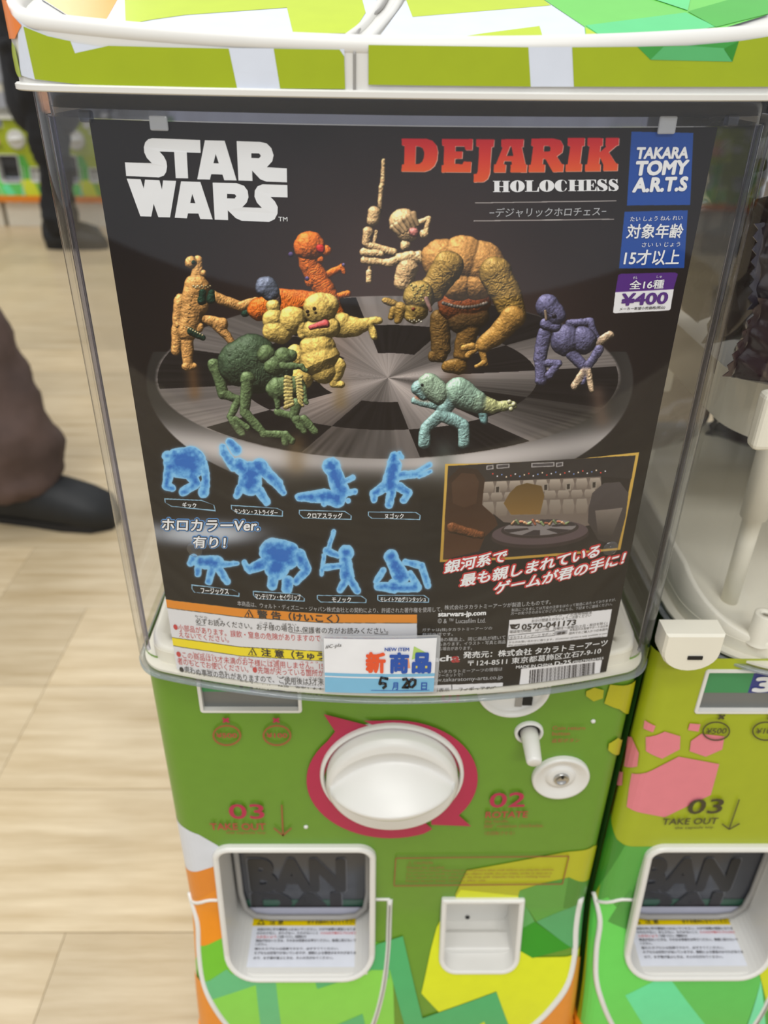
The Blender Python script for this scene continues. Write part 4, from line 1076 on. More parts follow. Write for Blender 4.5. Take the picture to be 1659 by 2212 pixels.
holo([(852, 985, 8, 850, 1000, 12), (852, 1005, 14, 842, 1048, 17), (862, 980, 4, 868, 988, 3), (865, 1027, 8, 900, 1024, 6), (900, 1022, 5, 928, 1004, 4), (905, 1028, 4, 930, 1018, 3), (830, 1052, 10, 808, 1066, 8), (808, 1068, 7, 808, 1080, 5), (846, 1062, 8, 840, 1090, 7), (862, 1052, 9, 882, 1064, 7), (882, 1066, 6, 872, 1080, 6)])
holo([(432, 1214, 12, 468, 1216, 14), (418, 1206, 8, 412, 1216, 6), (478, 1220, 6, 512, 1217, 3), (428, 1228, 6, 427, 1240, 5), (458, 1230, 7, 451, 1256, 6), (474, 1230, 7, 490, 1256, 6)])
holo([(590, 1192, 28, 618, 1200, 30), (598, 1225, 26), (568, 1218, 12, 540, 1230, 8), (534, 1228, 5, 528, 1214, 4), (645, 1200, 14, 662, 1230, 9), (662, 1232, 8, 640, 1256, 7), (590, 1250, 10, 588, 1264, 9), (622, 1256, 11, 620, 1272, 10)])
holo([(721, 1148, 3, 708, 1190, 3), (700, 1200, 3, 695, 1240, 3), (748, 1194, 15), (746, 1210, 11, 750, 1245, 14), (730, 1200, 5, 706, 1190, 7), (736, 1222, 5, 700, 1226, 6), (746, 1255, 8, 735, 1274, 6), (756, 1252, 8, 772, 1276, 6)])
holo([(845, 1203, 14), (850, 1215, 13, 866, 1245, 17), (850, 1262, 10), (828, 1232, 5, 813, 1256, 5), (816, 1266, 7, 850, 1270, 10), (850, 1270, 8, 900, 1268, 9), (876, 1214, 5, 910, 1222, 6), (912, 1226, 6, 924, 1264, 6), (885, 1240, 6, 900, 1262, 6)])
# caption boxes
CB = crop(300, 920, 2.5136)
for q in ([(138, 393), (340, 402), (410, 430), (418, 465), (175, 438), (140, 415)], [(498, 428), (750, 445), (783, 462), (782, 494), (540, 478), (500, 452)], [(868, 455), (1120, 462), (1156, 488), (1155, 511), (890, 502), (868, 478)], [(1243, 465), (1505, 467), (1530, 485), (1528, 511), (1262, 503), (1243, 487)],
          [(285, 860), (510, 888), (547, 908), (546, 928), (300, 905), (286, 885)], [(618, 895), (870, 912), (902, 938), (900, 955), (640, 940), (620, 920)], [(966, 918), (1210, 922), (1237, 942), (1235, 962), (985, 958), (966, 940)], [(1294, 918), (1550, 918), (1577, 938), (1575, 960), (1310, 955), (1294, 945)]):
    P = CB(q)
    pp(P, (150, 196, 224)); cx_ = sum(p[0] for p in P) / 6; cy_ = sum(p[1] for p in P) / 6
    pp([(cx_ + (x - cx_) * (1 - 5.0 / 116), cy_ + (y - cy_) * (1 - 4.2 / 20)) for x, y in P], (12, 14, 20))
# pale halo behind the slanted words
d = ((X - 440) / 120) ** 2 + ((Y - 1152) / 27) ** 2
a = np.exp(-(d ** 1.5) * .9)[..., None] * .9
IMG[:] = IMG * (1 - a) + np.array((206, 214, 224)) * a
# framed inset: a padded cabin with a round games table (no characters)
C6 = crop(900, 940, 3.19)
fo = C6([(197, 198), (600, 192), (1050, 170), (1535, 117), (1405, 790), (1000, 830), (600, 860), (160, 875)])
fi = C6([(217, 213), (600, 205), (1050, 186), (1508, 140), (1385, 776), (1000, 812), (600, 842), (182, 858)])
pp(fo, (214, 176, 84), grad=(184, 146, 62)); pp(fi, (34, 30, 32))
def P6(q, c, **k): pp(C6(q), c, **k)
P6([(217, 213), (1508, 140), (1480, 300), (1270, 285), (480, 320), (210, 330)], (44, 40, 42))
P6([(480, 320), (1270, 285), (1290, 600), (1100, 640), (600, 600), (440, 470)], (112, 100, 92))
for r_, (y0, y1) in enumerate(((322, 392), (400, 452), (462, 560))):
    for i in range(9):
        x0 = 452 + i * 92 - (r_ % 2) * 34
        sk = -i * 3.2
        P6([(x0 + 8, y0 + sk), (x0 + 74, y0 + sk - 3), (x0 + 84, (y0 + y1) / 2 + sk), (x0 + 74, y1 + sk), (x0 + 8, y1 + sk + 2), (x0, (y0 + y1) / 2 + sk)], (176 - r_ * 14, 164 - r_ * 13, 150 - r_ * 12), grad=(120, 108, 98))
for x0, y0 in ((540, 350), (872, 335), (1028, 330), (1205, 318)): P6([(x0, y0), (x0 + 36, y0 - 3), (x0 + 34, y0 + 52), (x0 - 2, y0 + 54)], (150, 140, 128)); P6([(x0 + 8, y0 + 8), (x0 + 28, y0 + 6), (x0 + 27, y0 + 42), (x0 + 7, y0 + 44)], (50, 44, 42))
for i in range(26):
    x0 = 520 + (i * 31) % 790; y0 = 262 + (i * 17) % 26 - (x0 - 520) * .035
    P6([(x0, y0), (x0 + 10, y0 - 1), (x0 + 10, y0 + 9), (x0, y0 + 10)], ((222, 70, 60), (225, 225, 230), (110, 140, 200), (240, 220, 190))[i % 4])
for x0, x1, y0 in ((550, 640, 202), (790, 950, 192), (480, 530, 210), (960, 1010, 190)): P6([(x0, y0), (x1, y0 - 6), (x1, y0 + 24), (x0, y0 + 30)], (170, 166, 164)); P6([(x0 + 8, y0 + 6), (x1 - 8, y0), (x1 - 8, y0 + 18), (x0 + 8, y0 + 24)], (70, 66, 70))
P6([(215, 300), (300, 220), (420, 235), (470, 300), (450, 480), (540, 560), (560, 620), (470, 700), (430, 800), (185, 858), (195, 560)], (46, 30, 24), grad=(74, 44, 28))
P6([(240, 330), (310, 260), (400, 268), (430, 320), (410, 470), (330, 500), (250, 470)], (70, 46, 34))
beast([(C6([(250, 640)])[0] + (12,) + C6([(440, 690)])[0] + (9,))], (112, 66, 38), .5)
P6([(1185, 500), (1210, 400), (1290, 330), (1400, 322), (1460, 400), (1440, 560), (1385, 776), (1250, 720), (1180, 600)], (74, 68, 70), grad=(52, 46, 46))
P6([(1230, 520), (1420, 500), (1350, 690), (1250, 690)], (128, 118, 110), grad=(60, 54, 52))
tx, ty = C6([(850, 690)])[0]
for rx, ry, c, dy in ((106, 28, (52, 42, 44), 6), (104, 26, (86, 72, 76), 0), (84, 20, (52, 44, 46), -8), (78, 17, (128, 122, 122), -11)):
    pp([(tx + rx * cos(t * pi / 20), ty + dy - 6 + ry * sin(t * pi / 20) - .05 * rx * cos(t * pi / 20)) for t in range(40)], c)
for k in range(12):
    if k % 2:
        a0, a1 = k * pi / 6, (k + 1) * pi / 6
        pp([(tx + r * 78 * cos(a), ty - 17 + r * 17 * sin(a) - .05 * 78 * r * cos(a)) for r, a in ((.35, a0), (1, a0), (1, (a0 + a1) / 2), (1, a1), (.35, a1))], (52, 46, 50))
for i in range(14): blob((tx - 60 + i * 9, ty - 24 - (i * 7 % 9), 3.4, tx - 55 + i * 9, ty - 30 + (i * 5 % 9), 2.4), ((196, 150, 110), (150, 170, 120), (200, 120, 90))[i % 3])
P6([(690, 350), (760, 330), (860, 350), (880, 420), (850, 545), (650, 548), (600, 470), (640, 400)], (96, 74, 40), grad=(128, 98, 52))
# red gradient title
D8 = crop(860, 280, 3.386)
DJ = [([(25, 65), (205, 65), (250, 80), (280, 115), (290, 160), (285, 220), (265, 265), (230, 295), (190, 308), (22, 305), (28, 255), (43, 252), (47, 118), (26, 115)], [[(128, 120), (155, 122), (178, 135), (190, 165), (188, 205), (175, 235), (155, 250), (124, 252)]]),
      ([(320, 68), (545, 68), (542, 150), (492, 148), (485, 122), (418, 122), (417, 158), (470, 158), (468, 212), (415, 212), (412, 250), (470, 252), (480, 232), (535, 235), (530, 312), (315, 312), (318, 260), (332, 258), (336, 118), (320, 115)], []),
      ([(570, 70), (703, 70), (698, 125), (682, 127), (670, 320), (655, 360), (625, 382), (550, 385), (553, 325), (575, 322), (583, 300), (592, 125), (570, 122)], []),
      ([(755, 70), (918, 68), (915, 125), (903, 127), (930, 252), (942, 255), (938, 312), (820, 312), (822, 258), (832, 255), (828, 230), (775, 230), (770, 252), (788, 255), (785, 312), (698, 312), (700, 255), (715, 252), (765, 127), (752, 125)], [[(818, 122), (828, 122), (842, 192), (790, 192)]]),
      ([(975, 65), (1130, 63), (1185, 75), (1208, 115), (1200, 165), (1160, 195), (1195, 250), (1212, 252), (1205, 308), (1130, 310), (1075, 212), (1058, 212), (1055, 252), (1075, 255), (1070, 310), (952, 310), (955, 258), (970, 255), (988, 120), (970, 118)], [[(1065, 118), (1100, 118), (1115, 132), (1110, 158), (1062, 160)]]),
      ([(1240, 60), (1365, 60), (1362, 118), (1345, 120), (1330, 248), (1345, 250), (1340, 305), (1222, 306), (1225, 255), (1240, 252), (1258, 120), (1238, 118)], []),
      ([(1385, 60), (1497, 60), (1495, 118), (1480, 120), (1475, 165), (1525, 120), (1515, 118), (1518, 60), (1615, 58), (1612, 112), (1595, 118), (1540, 165), (1592, 245), (1607, 248), (1603, 300), (1498, 302), (1500, 258), (1475, 200), (1468, 250), (1480, 252), (1478, 303), (1365, 304), (1367, 255), (1382, 252), (1400, 120), (1383, 118)], [])]
for pts, hl in DJ:
    e = [(x + 5, y + 4) for x, y in pts]
    pp(D8(e), (226, 176, 160), [D8([(x + 5, y + 4) for x, y in h]) for h in hl])
    pp(D8(pts), (200, 24, 40), [D8(h) for h in hl], grad=(222, 86, 34))
for (a_, b_) in (((562, 536), (1597, 521)), ((552, 668), (1580, 655))):
    pp(D8([(a_[0], a_[1] - 3), (b_[0], b_[1] - 3), (b_[0], b_[1] + 3), (a_[0], a_[1] + 3)]), (205, 200, 196))
# company, age and price boxes
C9 = crop(830, 0, 2.0)
pp(C9([(1068, 568), (1336, 574), (1322, 886), (1048, 888)]), (26, 74, 158))
pp(C9([(1038, 914), (1312, 908), (1296, 1158), (1014, 1160)]), (26, 74, 158))
CP = crop(1300, 560, 2.404)
pp(CP([(85, 82), (100, 75), (380, 68), (396, 76), (372, 158), (70, 172)]), (84, 40, 128))
pp(CP([(70, 171), (374, 156), (357, 258), (350, 266), (68, 281), (58, 276)]), (236, 236, 238))
# warning panels
CW = crop(340, 1280, 2.765)
pp(CW([(60, 44), (500, 96), (1000, 128), (1550, 134), (1552, 330), (1560, 620), (1000, 612), (600, 590), (300, 550), (108, 512)]), (222, 223, 226))
pp(CW([(60, 44), (500, 96), (1000, 128), (1550, 131), (1552, 182), (1000, 180), (500, 146), (66, 92)]), (226, 140, 42))
pp(CW([(92, 268), (500, 324), (1000, 352), (1550, 356), (1552, 412), (1000, 408), (500, 378), (98, 318)]), (240, 220, 40))
for q in ([(66, 92), (500, 146), (1000, 180), (1552, 182)], [(92, 268), (500, 324), (1000, 352), (1550, 356)], [(98, 318), (500, 378), (1000, 408), (1552, 412)]):
    pp(CW(q + [(x, y + 3) for x, y in q[::-1]]), (40, 36, 30))
CF = crop(880, 1280, 2.9625)
pp(CF([(652, 176), (1310, 106), (1278, 282), (636, 350)]), (228, 228, 230))
pp(CF([(648, 274), (945, 242), (943, 276), (646, 304)]), (60, 60, 64)); pp(CF([(650, 277), (943, 245), (941, 273), (648, 301)]), (228, 228, 230))
pp(CF([(948, 246), (1026, 238), (1022, 266), (945, 275)]), (170, 170, 174))
pp(CF([(655, 205), (690, 203), (720, 200), (716, 225), (700, 235), (664, 232)]), (30, 28, 30)); pp(CF([(660, 210), (688, 222), (715, 204), (700, 230)]), (228, 228, 230))
pp(CF([(728, 488), (1246, 430), (1222, 572), (712, 630)]), (230, 230, 232))
pp(CF([(108, 596), (612, 576), (608, 636), (106, 655)]), (226, 226, 228)); pp(CF([(282, 588), (287, 588), (286, 650), (281, 650)]), (70, 70, 74))
r_ = random.Random(11); t = 0.0
while t < 1:
    wd = r_.choice((.006, .006, .012, .018)); a0, b0 = t, min(t + wd, 1)
    f = lambda k, y: (784 + (1200 - 784) * k - y * .06, 496 - 50 * k + y)
    L_ = 104 if not (.0 < t < .03 or .47 < t < .5 or t > .97) else 116
    pp(CF([f(a0, 0), f(b0, 0), f(b0, L_), f(a0, L_)]), (24, 22, 26))
    t += wd + r_.choice((.006, .010, .016))
# hand the print over as a packed picture made in memory
rgba = np.ones((NZ, NX, 4), np.float32); rgba[..., :3] = np.clip(IMG, 0, 255) / 255
im = bpy.data.images.new('card_print', NX, NZ, alpha=False)
im.pixels.foreach_set(rgba.ravel()); im.update(); im.pack()
cm = bpy.data.materials.new('card_print'); cm.use_nodes = True
nt = cm.node_tree; tn = nt.nodes.new('ShaderNodeTexImage'); tn.image = im; tn.extension = 'EXTEND'; tn.interpolation = 'Cubic'
nt.links.new(tn.outputs[0], nt.nodes['Principled BSDF'].inputs['Base Color']); nt.nodes['Principled BSDF'].inputs['Roughness'].default_value = .3
nt.nodes['Principled BSDF'].inputs['Specular IOR Level'].default_value = .2
# card outline in its own x, z
edge = px(CS, [(208, 262), (600, 266), (1545, 272), (1543, 300), (1480, 610), (1414, 934), (1350, 1259), (1306, 1475), (1150, 1496), (900, 1506), (600, 1500), (376, 1470), (368, 1400), (302, 1010), (270, 804), (241, 587)])
edge[0] = (edge[0][0], .7775); edge[1] = (edge[1][0], .7775); edge[2] = (edge[2][0], .7775)
zb = .5065
xl = (edge[0][0] + edge[11][0]) / 2; xr = (edge[3][0] + edge[7][0]) / 2
print('card edges', xl, xr, [tuple(round(v, 4) for v in e) for e in edge])
nu = 60
vs, fs, uvs = [], [], []
for k, z in enumerate((zb, .7775)):
    for i in range(nu + 1):
        u = xl + (xr - xl) * i / nu
        vs.append(CS.pos(u, z, 0)); uvs.append(((u - CU0) / (CU1 - CU0), (z - CV0) / (CV1 - CV0)))
for i in range(nu): fs.append([i, i + 1, nu + 2 + i, nu + 1 + i])
card = empty('display_card', (0, 0, 0), 'black printed card of toy beasts standing inside the clear hopper of the front machine', 'display card')
cfront = mesh_obj('printed_sheet', vs, fs, cm, card, True)
ul = cfront.data.uv_layers.new(name='UVMap')
for l in cfront.data.loops: ul.data[l.index].uv = uvs[l.vertex_index]
MB().loft([[(CS.pos(xl + (xr - xl) * i / nu, z, -.0004)) for i in range(nu + 1)] for z in (zb, .7775)], False).obj('card_backing', flat((84, 82, 84), .6), card)

# ---------------------------------------------------------------- lettering on the card
CWH, CBK, CRD, CBL = flat((236, 238, 240)), flat((34, 32, 36)), flat((196, 62, 66)), flat((26, 30, 60))
DIM = flat((178, 180, 184))
def TC(cr, s, a, b, h, m, off=.0003, **k):
    "coordinates measured in an enlarged crop"
    (x0, y0), (x1, y1) = cr([a, b]); sc = cr([(h, 0)])[0][0] - cr([(0, 0)])[0][0]
    return text(s, CS, x0, y0, x1, y1, sc, m, card, off, **k)
C10 = crop(250, 280, 4.254)
SW = [([(340, 78), (778, 95), (783, 212), (655, 208), (668, 447), (555, 445), (540, 205), (405, 200), (445, 245), (468, 290), (475, 340), (466, 390), (445, 422), (400, 438), (100, 425), (88, 300), (335, 308), (290, 260), (266, 210), (262, 160), (275, 115), (302, 88)], []),
      ([(822, 97), (1003, 102), (1113, 466), (1000, 464), (983, 412), (880, 408), (868, 458), (752, 455)], [[(921, 222), (950, 310), (900, 308)]]),
      ([(1113, 105), (1330, 112), (1390, 127), (1432, 170), (1452, 235), (1440, 290), (1390, 345), (1573, 355), (1575, 483), (1385, 476), (1330, 455), (1255, 375), (1258, 470), (1130, 466)], [[(1248, 216), (1320, 218), (1336, 240), (1320, 262), (1248, 260)]]),
      ([(105, 450), (232, 455), (260, 540), (273, 458), (405, 465), (428, 550), (438, 466), (558, 470), (502, 805), (395, 803), (352, 680), (330, 798), (230, 795)], []),
      ([(603, 474), (780, 480), (893, 824), (780, 820), (762, 770), (667, 768), (657, 814), (545, 808)], [[(706, 590), (735, 676), (686, 674)]]),
      ([(893, 486), (1110, 490), (1180, 515), (1214, 560), (1222, 620), (1205, 670), (1165, 712), (1345, 718), (1300, 670), (1277, 615), (1280, 560), (1305, 520), (1350, 502), (1578, 508), (1580, 622), (1425, 618), (1465, 660), (1490, 710), (1488, 770), (1462, 822), (1410, 847), (1160, 836), (1105, 812), (1032, 740), (1035, 830), (912, 826)], [[(1025, 588), (1095, 592), (1110, 610), (1095, 632), (1025, 630)]])]
for pts, hl in SW:
    sheet('logo_letter', CS, [px(CS, C10(pts))], CWH, card, .0003, holes=[px(CS, C10(h)) for h in hl])
TC(C10, 'TM', (1498, 840), (1580, 842), 40, CWH)
# fat-face line under the title, drawn letter by letter on a 0..1 square
def ell(cx_, cy_, rx, ry, a0=0, a1=360, n=20): return [(cx_ + rx * cos(radians(a0 + (a1 - a0) * i / n)), cy_ + ry * sin(radians(a0 + (a1 - a0) * i / n))) for i in range(n + 1 if a1 - a0 != 360 else n)]
LT = {
    'H': [([(0, 0), (.46, 0), (.46, .06), (.38, .06), (.38, .46), (.62, .46), (.62, .06), (.54, .06), (.54, 0), (1, 0), (1, .06), (.92, .06), (.92, .94), (1, .94), (1, 1), (.54, 1), (.54, .94), (.62, .94), (.62, .52), (.38, .52), (.38, .94), (.46, .94), (.46, 1), (0, 1), (0, .94), (.08, .94), (.08, .06), (0, .06)], [])],
    'O': [(ell(.5, .5, .5, .53), [ell(.5, .5, .09, .46)])],
    'L': [([(0, 0), (1, 0), (1, .42), (.95, .42), (.84, .07), (.5, .06), (.5, .94), (.6, .94), (.6, 1), (0, 1), (0, .94), (.12, .94), (.12, .06), (0, .06)], [])],
    'C': [(ell(.5, .5, .5, .53, 40, 320) + [(.9, .3), (.84, .3), (.72, .04), (.58, .02), (.5, .14), (.48, .5), (.5, .86), (.58, .98), (.72, .96), (.84, .66), (.9, .66)], [])],
    'E': [([(0, 0), (1, 0), (1, .38), (.95, .38), (.84, .07), (.5, .06), (.5, .47), (.62, .46), (.7, .3), (.74, .3), (.74, .72), (.7, .72), (.62, .54), (.5, .53), (.5, .94), (.8, .93), (.92, .66), (.96, .66), (.96, 1), (0, 1), (0, .94), (.12, .94), (.12, .06), (0, .06)], [])],
    'S': [([(.04, -.02), (.04, .38), (.1, .38), (.22, .1), (.42, .03), (.58, .06), (.62, .16), (.5, .28), (.16, .46), (.04, .62), (.06, .84), (.22, 1), (.46, 1.03), (.68, .97), (.82, 1.02), (.86, 1.02), (.86, .66), (.8, .66), (.68, .88), (.48, .97), (.36, .93), (.34, .82), (.46, .72), (.82, .54), (.96, .36), (.94, .14), (.76, 0), (.5, -.04), (.3, .02), (.12, -.03)], [])],
}
xs = [692, 816, 926, 1030, 1142, 1242, 1366, 1450, 1534, 1614]
for i, ch_ in enumerate('HOLOCHESS'):
    x0, x1 = xs[i] + 1, xs[i + 1] - 1
    yb = lambda x: 456 - (x - 692) * .0125; yt = lambda x: 374 - (x - 692) * .0135
    mp = lambda p: (x0 + (x1 - x0) * p[0], yb(x0) + (yt(x0) - yb(x0)) * p[1])
    for pts, hl in LT[ch_]:
        sheet('logo_letter', CS, [px(CS, D8([mp(p) for p in pts]))], CWH, card, .0003, holes=[px(CS, D8([mp(p) for p in h])) for h in hl])
TC(D8, '−デジャリックホロチェス−', (665, 640), (1515, 628), 68, DIM, bold=.004)
TC(C9, 'TAKARA', (1086, 684), (1307, 682), 46, CWH, bold=.045)
TC(C9, 'TOMY', (1082, 756), (1303, 750), 58, CWH, bold=.05)
TC(C9, 'A.R.T.S', (1073, 828), (1300, 822), 58, CWH, bold=.05)
TC(C9, 'たい しょう ねん れい', (1060, 956), (1285, 950), 20, CWH)
TC(C9, '対象年齢', (1043, 1030), (1283, 1027), 62, CWH, bold=.018)
TC(C9, 'さい い じょう', (1110, 1067), (1275, 1064), 20, CWH)
TC(C9, '15才以上', (1032, 1146), (1268, 1142), 66, CWH, bold=.018)
TC(CP, 'ぜん', (158, 102), (182, 101), 14, CWH); TC(CP, 'しゅ', (282, 97), (308, 96), 14, CWH)
TC(CP, '全16種', (140, 156), (316, 150), 46, CWH, bold=.02)
TC(CP, '¥400', (98, 240), (333, 228), 60, flat((84, 40, 128)), bold=.035)
TC(CP, 'メーカー希望小売価格(税込)', (90, 268), (325, 258), 18, CBK, bold=.01)
# captions
TC(CB, 'ギック', (240, 440), (315, 444), 27, CWH, bold=.02)
TC(CB, 'キンタン・ストライダー', (522, 474), (755, 484), 28, CWH, bold=.02)
TC(CB, 'クロアスラッグ', (915, 499), (1106, 502), 30, CWH, bold=.02)
TC(CB, 'ヌゴック', (1335, 502), (1437, 502), 28, CWH, bold=.02)
TC(CB, 'フージックス', (340, 908), (490, 914), 32, CWH, bold=.02)
TC(CB, 'マンテリアン・セイヴリップ', (634, 940), (880, 946), 32, CWH, bold=.02)
TC(CB, 'モノック', (1050, 956), (1152, 956), 28, CWH, bold=.02)
TC(CB, 'モレイトアのグリンタッシュ', (1312, 953), (1558, 952), 26, CWH, bold=.02)
HB = flat((84, 150, 214))
def halo_text(cr, s, a, b, h, m_in, m_out, ital=0.0, bo=.15, bi=.022):
    TC(cr, s, a, b, h, m_out, .0002, bold=bo, ital=ital)
    TC(cr, s, a, b, h, m_in, .0005, bold=bi, ital=ital)
halo_text(CB, 'ホロカラーVer.', (128, 562), (652, 566), 60, CWH, HB, .18)
TC(CB, 'ホロカラーVer.', (128, 562), (652, 566), 60, CBK, .00035, bold=.085, ital=.18)
TC(CB, 'ホロカラーVer.', (128, 562), (652, 566), 60, CWH, .0006, bold=.02, ital=.18)
halo_text(CB, '有り！', (296, 656), (470, 662), 60, CWH, HB, .18)
TC(CB, '有り！', (296, 656), (470, 662), 60, CBK, .00035, bold=.085, ital=.18)
TC(CB, '有り！', (296, 656), (470, 662), 60, CWH, .0006, bold=.02, ital=.18)
RD = flat((200, 44, 52))
halo_text(C6, '銀河系で', (188, 950), (608, 868), 84, CWH, RD, .12, .125, .03)
halo_text(C6, '最も親しまれている', (298, 1042), (1246, 832), 84, CWH, RD, .12, .125, .03)
halo_text(C6, 'ゲームが君の手に！', (528, 1095), (1416, 885), 84, CWH, RD, .12, .125, .03)
# fine print, left
TC(CW, '本商品は、ウォルト・ディズニー・ジャパン株式会社との契約により、許諾された著作権を使用して、', (480, 76), (1700, 112), 30, DIM)
CWJ = CW
TC(CW, '警 告（けいこく）', (600, 150), (1085, 180), 48, CBK, bold=.03)
def tri_sign(cr, x, y, w_, fill):
    sheet('warning_triangle', CS, [px(CS, cr([(x, y), (x + w_, y + w_ * .06), (x + w_ * .5, y - w_ * .82)]))], CBK, card, .0003)
    sheet('warning_triangle', CS, [px(CS, cr([(x + w_ * .14, y - w_ * .06), (x + w_ * .86, y - w_ * .01), (x + w_ * .5, y - w_ * .66)]))], fill, card, .0005)
    TC(cr, '!', (x + w_ * .44, y - w_ * .10), (x + w_ * .54, y - w_ * .10), w_ * .38, CBK, .0007, bold=.03)
tri_sign(CW, 520, 143, 56, flat((226, 140, 42))); tri_sign(CW, 542, 371, 54, flat((240, 220, 40)))
TC(CW, '必ずお読みください。お子様の場合は、', (232, 184), (865, 236), 38, CBK)
TC(CW, '保護者の方がお読みください。', (865, 238), (1378, 242), 36, CBK)
TC(CW, 'かなら　　よ　　　　　　　　こさま　　ばあい', (225, 144), (830, 196), 12, CBK)
line_ = lambda a, b, m: sheet('underline', CS, [px(CS, CW([a, b, (b[0], b[1] + 2.5), (a[0], a[1] + 2.5)]))], m, card, .0003)
line_((232, 189), (850, 240), CBK); line_((850, 240), (1378, 245), CBK)
TC(CW, '●小部品があります。誤飲・窒息の危険がありますので、', (100, 222), (990, 292), 40, CRD)
TC(CW, '3才未満のお子様には絶対に与', (1000, 293), (1540, 300), 36, CRD)
TC(CW, 'えないでください。', (132, 264), (430, 298), 36, CRD)
TC(CW, '注 意（ちゅうい）', (624, 378), (1090, 404), 46, CBK, bold=.03)
TC(CW, '●この商品は15才未満のお子様には適用しません。15', (118, 384), (995, 458), 40, CRD)
TC(CW, '者のもとでお使いください。●先端が尖っている箇所が', (124, 426), (995, 500), 40, CRD)
TC(CW, '●思わぬ事故の恐れがありますので、ご使用後は3才未', (136, 476), (995, 552), 40, CBK)
TC(CW, 'ろに保管してください。●安全のため、破損、変形したものは、使用しないでください。', (136, 516), (1460, 604), 40, CBK)
TC(CW, 'しょうひん　　　　　みまん　　　こさま　　　　てきよう', (215, 362), (960, 422), 11, CRD)
TC(CW, 'ほごしゃ　　　　つか　　　　　　せんたん　とが　　　　　かしょ', (130, 398), (960, 468), 11, CRD)
TC(CW, 'おも　　　じこ　おそ　　　　　　　　　　　しよう　ご　　さいみ', (170, 448), (980, 516), 11, CBK)
TC(CW, '　ほかん　　　　　　　　あんぜん　　　　　はそん　へんけい', (190, 492), (980, 558), 11, CBK)
# fine print, right
TC(CF, '株式会社タカラトミーアーツが製造したものです。', (236, 108), (915, 72), 30, DIM)
TC(CF, '製品につきましては万全の注意をはらって製造にあたっておりますが、', (664, 120), (1330, 52), 20, DIM)
TC(CF, '万一お気づきの点などがございましたら、下記までご連絡ください。', (660, 143), (1308, 80), 20, DIM)
TC(CF, 'starwars-jp.com', (197, 160), (499, 150), 36, CWH, bold=.04)
TC(CF, '© & ™ Lucasfilm Ltd.', (193, 194), (499, 190), 30, DIM)
TC(CF, 'ガチャは(株)タカラトミーアーツの', (94, 250), (540, 238), 24, DIM); TC(CF, '登録商標です。', (94, 278), (290, 274), 22, DIM)
TC(CF, '自販機の構造上、同じ商品が続いて', (140, 312), (626, 296), 25, DIM); TC(CF, '出る場合もあります。イラスト・写真と商品', (90, 340), (626, 324), 24, DIM)
TC(CF, 'が異なる場合があります。', (120, 370), (412, 364), 24, DIM)
TC(CF, 'タカラトミーグループお客様相談室', (796, 165), (1180, 132), 25, CBK); TC(CF, 'おかけ間違えのないようご注意ください', (794, 190), (1172, 152), 20, CBK)
TC(CF, '0570-041173', (730, 236), (1074, 204), 34, CBK, bold=.03)
TC(CF, '電話受付時間　10〜17時　月曜日〜金曜日(土日・祝日を除く)', (652, 262), (1276, 204), 22, CBK)
TC(CF, 'タカラトミーアーツ サポート', (654, 298), (940, 270), 20, CBK); TC(CF, '検索', (956, 270), (1008, 264), 18, CBK, bold=.02)
TC(CF, '本製品のお客様サポートは日本', (1036, 246), (1282, 218), 16, CBK); TC(CF, '国内でのご購入かつ日本国内', (1032, 268), (1278, 240), 16, CBK)
TC(CF, 'からのお問い合わせに限ります。(Customer service is only available in case', (646, 326), (1274, 266), 16, CBK)
TC(CF, 'this product purchased in Japan and inquired from Japan domestic.)', (644, 344), (1246, 288), 14, CBK)
TC(CF, '発売元：株式会社 タカラトミーアーツ', (356, 418), (1274, 338), 42, CWH, bold=.015)
TC(CF, '〒124-8511 東京都葛飾区立石7-9-10', (384, 470), (1234, 388), 40, CWH, bold=.004)
TC(CF, 'MADE IN CHINA', (694, 484), (928, 466), 18, CWH, bold=.01); TC(CF, 'D-25', (940, 466), (1042, 454), 26, CWH, bold=.015); TC(CF, '4904790686955', (1052, 450), (1252, 424), 15, CWH)
TC(CF, '4', (731, 622), (748, 620), 26, CBK); TC(CF, '904790', (796, 614), (976, 592), 26, CBK); TC(CF, '086953', (1000, 590), (1168, 568), 26, CBK)
TC(CF, 'gacha', (120, 455), (330, 440), 46, CWH, bold=.03); TC(CF, 'a', (282, 442), (330, 440), 36, flat((170, 24, 40)), .0006, bold=.03)
TC(CF, '詳しいタカラトミーアーツの情報は', (140, 516), (606, 498), 24, DIM); TC(CF, 'インターネットで！', (140, 542), (350, 534), 22, DIM)
TC(CF, 'www.takaratomy-arts.co.jp', (120, 577), (606, 556), 32, DIM)
TC(CF, '材質表示', (128, 640), (268, 632), 26, CBK); TC(CF, 'フィギュア:PVC', (326, 634), (564, 622), 30, CBK)

# ================================================================ NEW ITEM TAG stuck on the hopper
GT = S_GLASS()
tagr = empty('date_tag', (0, 0, 0), 'small white and blue tag in a clear sleeve stuck low on the front hopper', 'tag')
CT = crop(680, 1360, 5.925)
def TS_(pts, rgb, off, name='colour_field', m=None): return sheet(name, GT, [px(GT, CT(pts))], m or flat(rgb), tagr, off, cuts_u=[i * .003 - .06 for i in range(40)])
TS_([(86, 78), (100, 62), (1560, 52), (1608, 72), (1600, 300), (1560, 790), (128, 800), (120, 790)], None, .0007, 'clear_sleeve', FROST)
TS_([(118, 92), (1560, 86), (1515, 770), (136, 776)], (232, 234, 238), .0012, 'paper')
TS_([(132, 528), (1532, 536), (1529, 572), (133, 566)], (122, 184, 218), .0014)
TS_([(134, 584), (1528, 596), (1515, 770), (136, 776)], (122, 184, 218), .0014)
TS_([(1268, 192), (1440, 282), (1240, 362)], (176, 208, 112), .0014)
TS_([(1090, 372), (1200, 345), (1222, 470), (1040, 478)], (240, 160, 120), .0014)
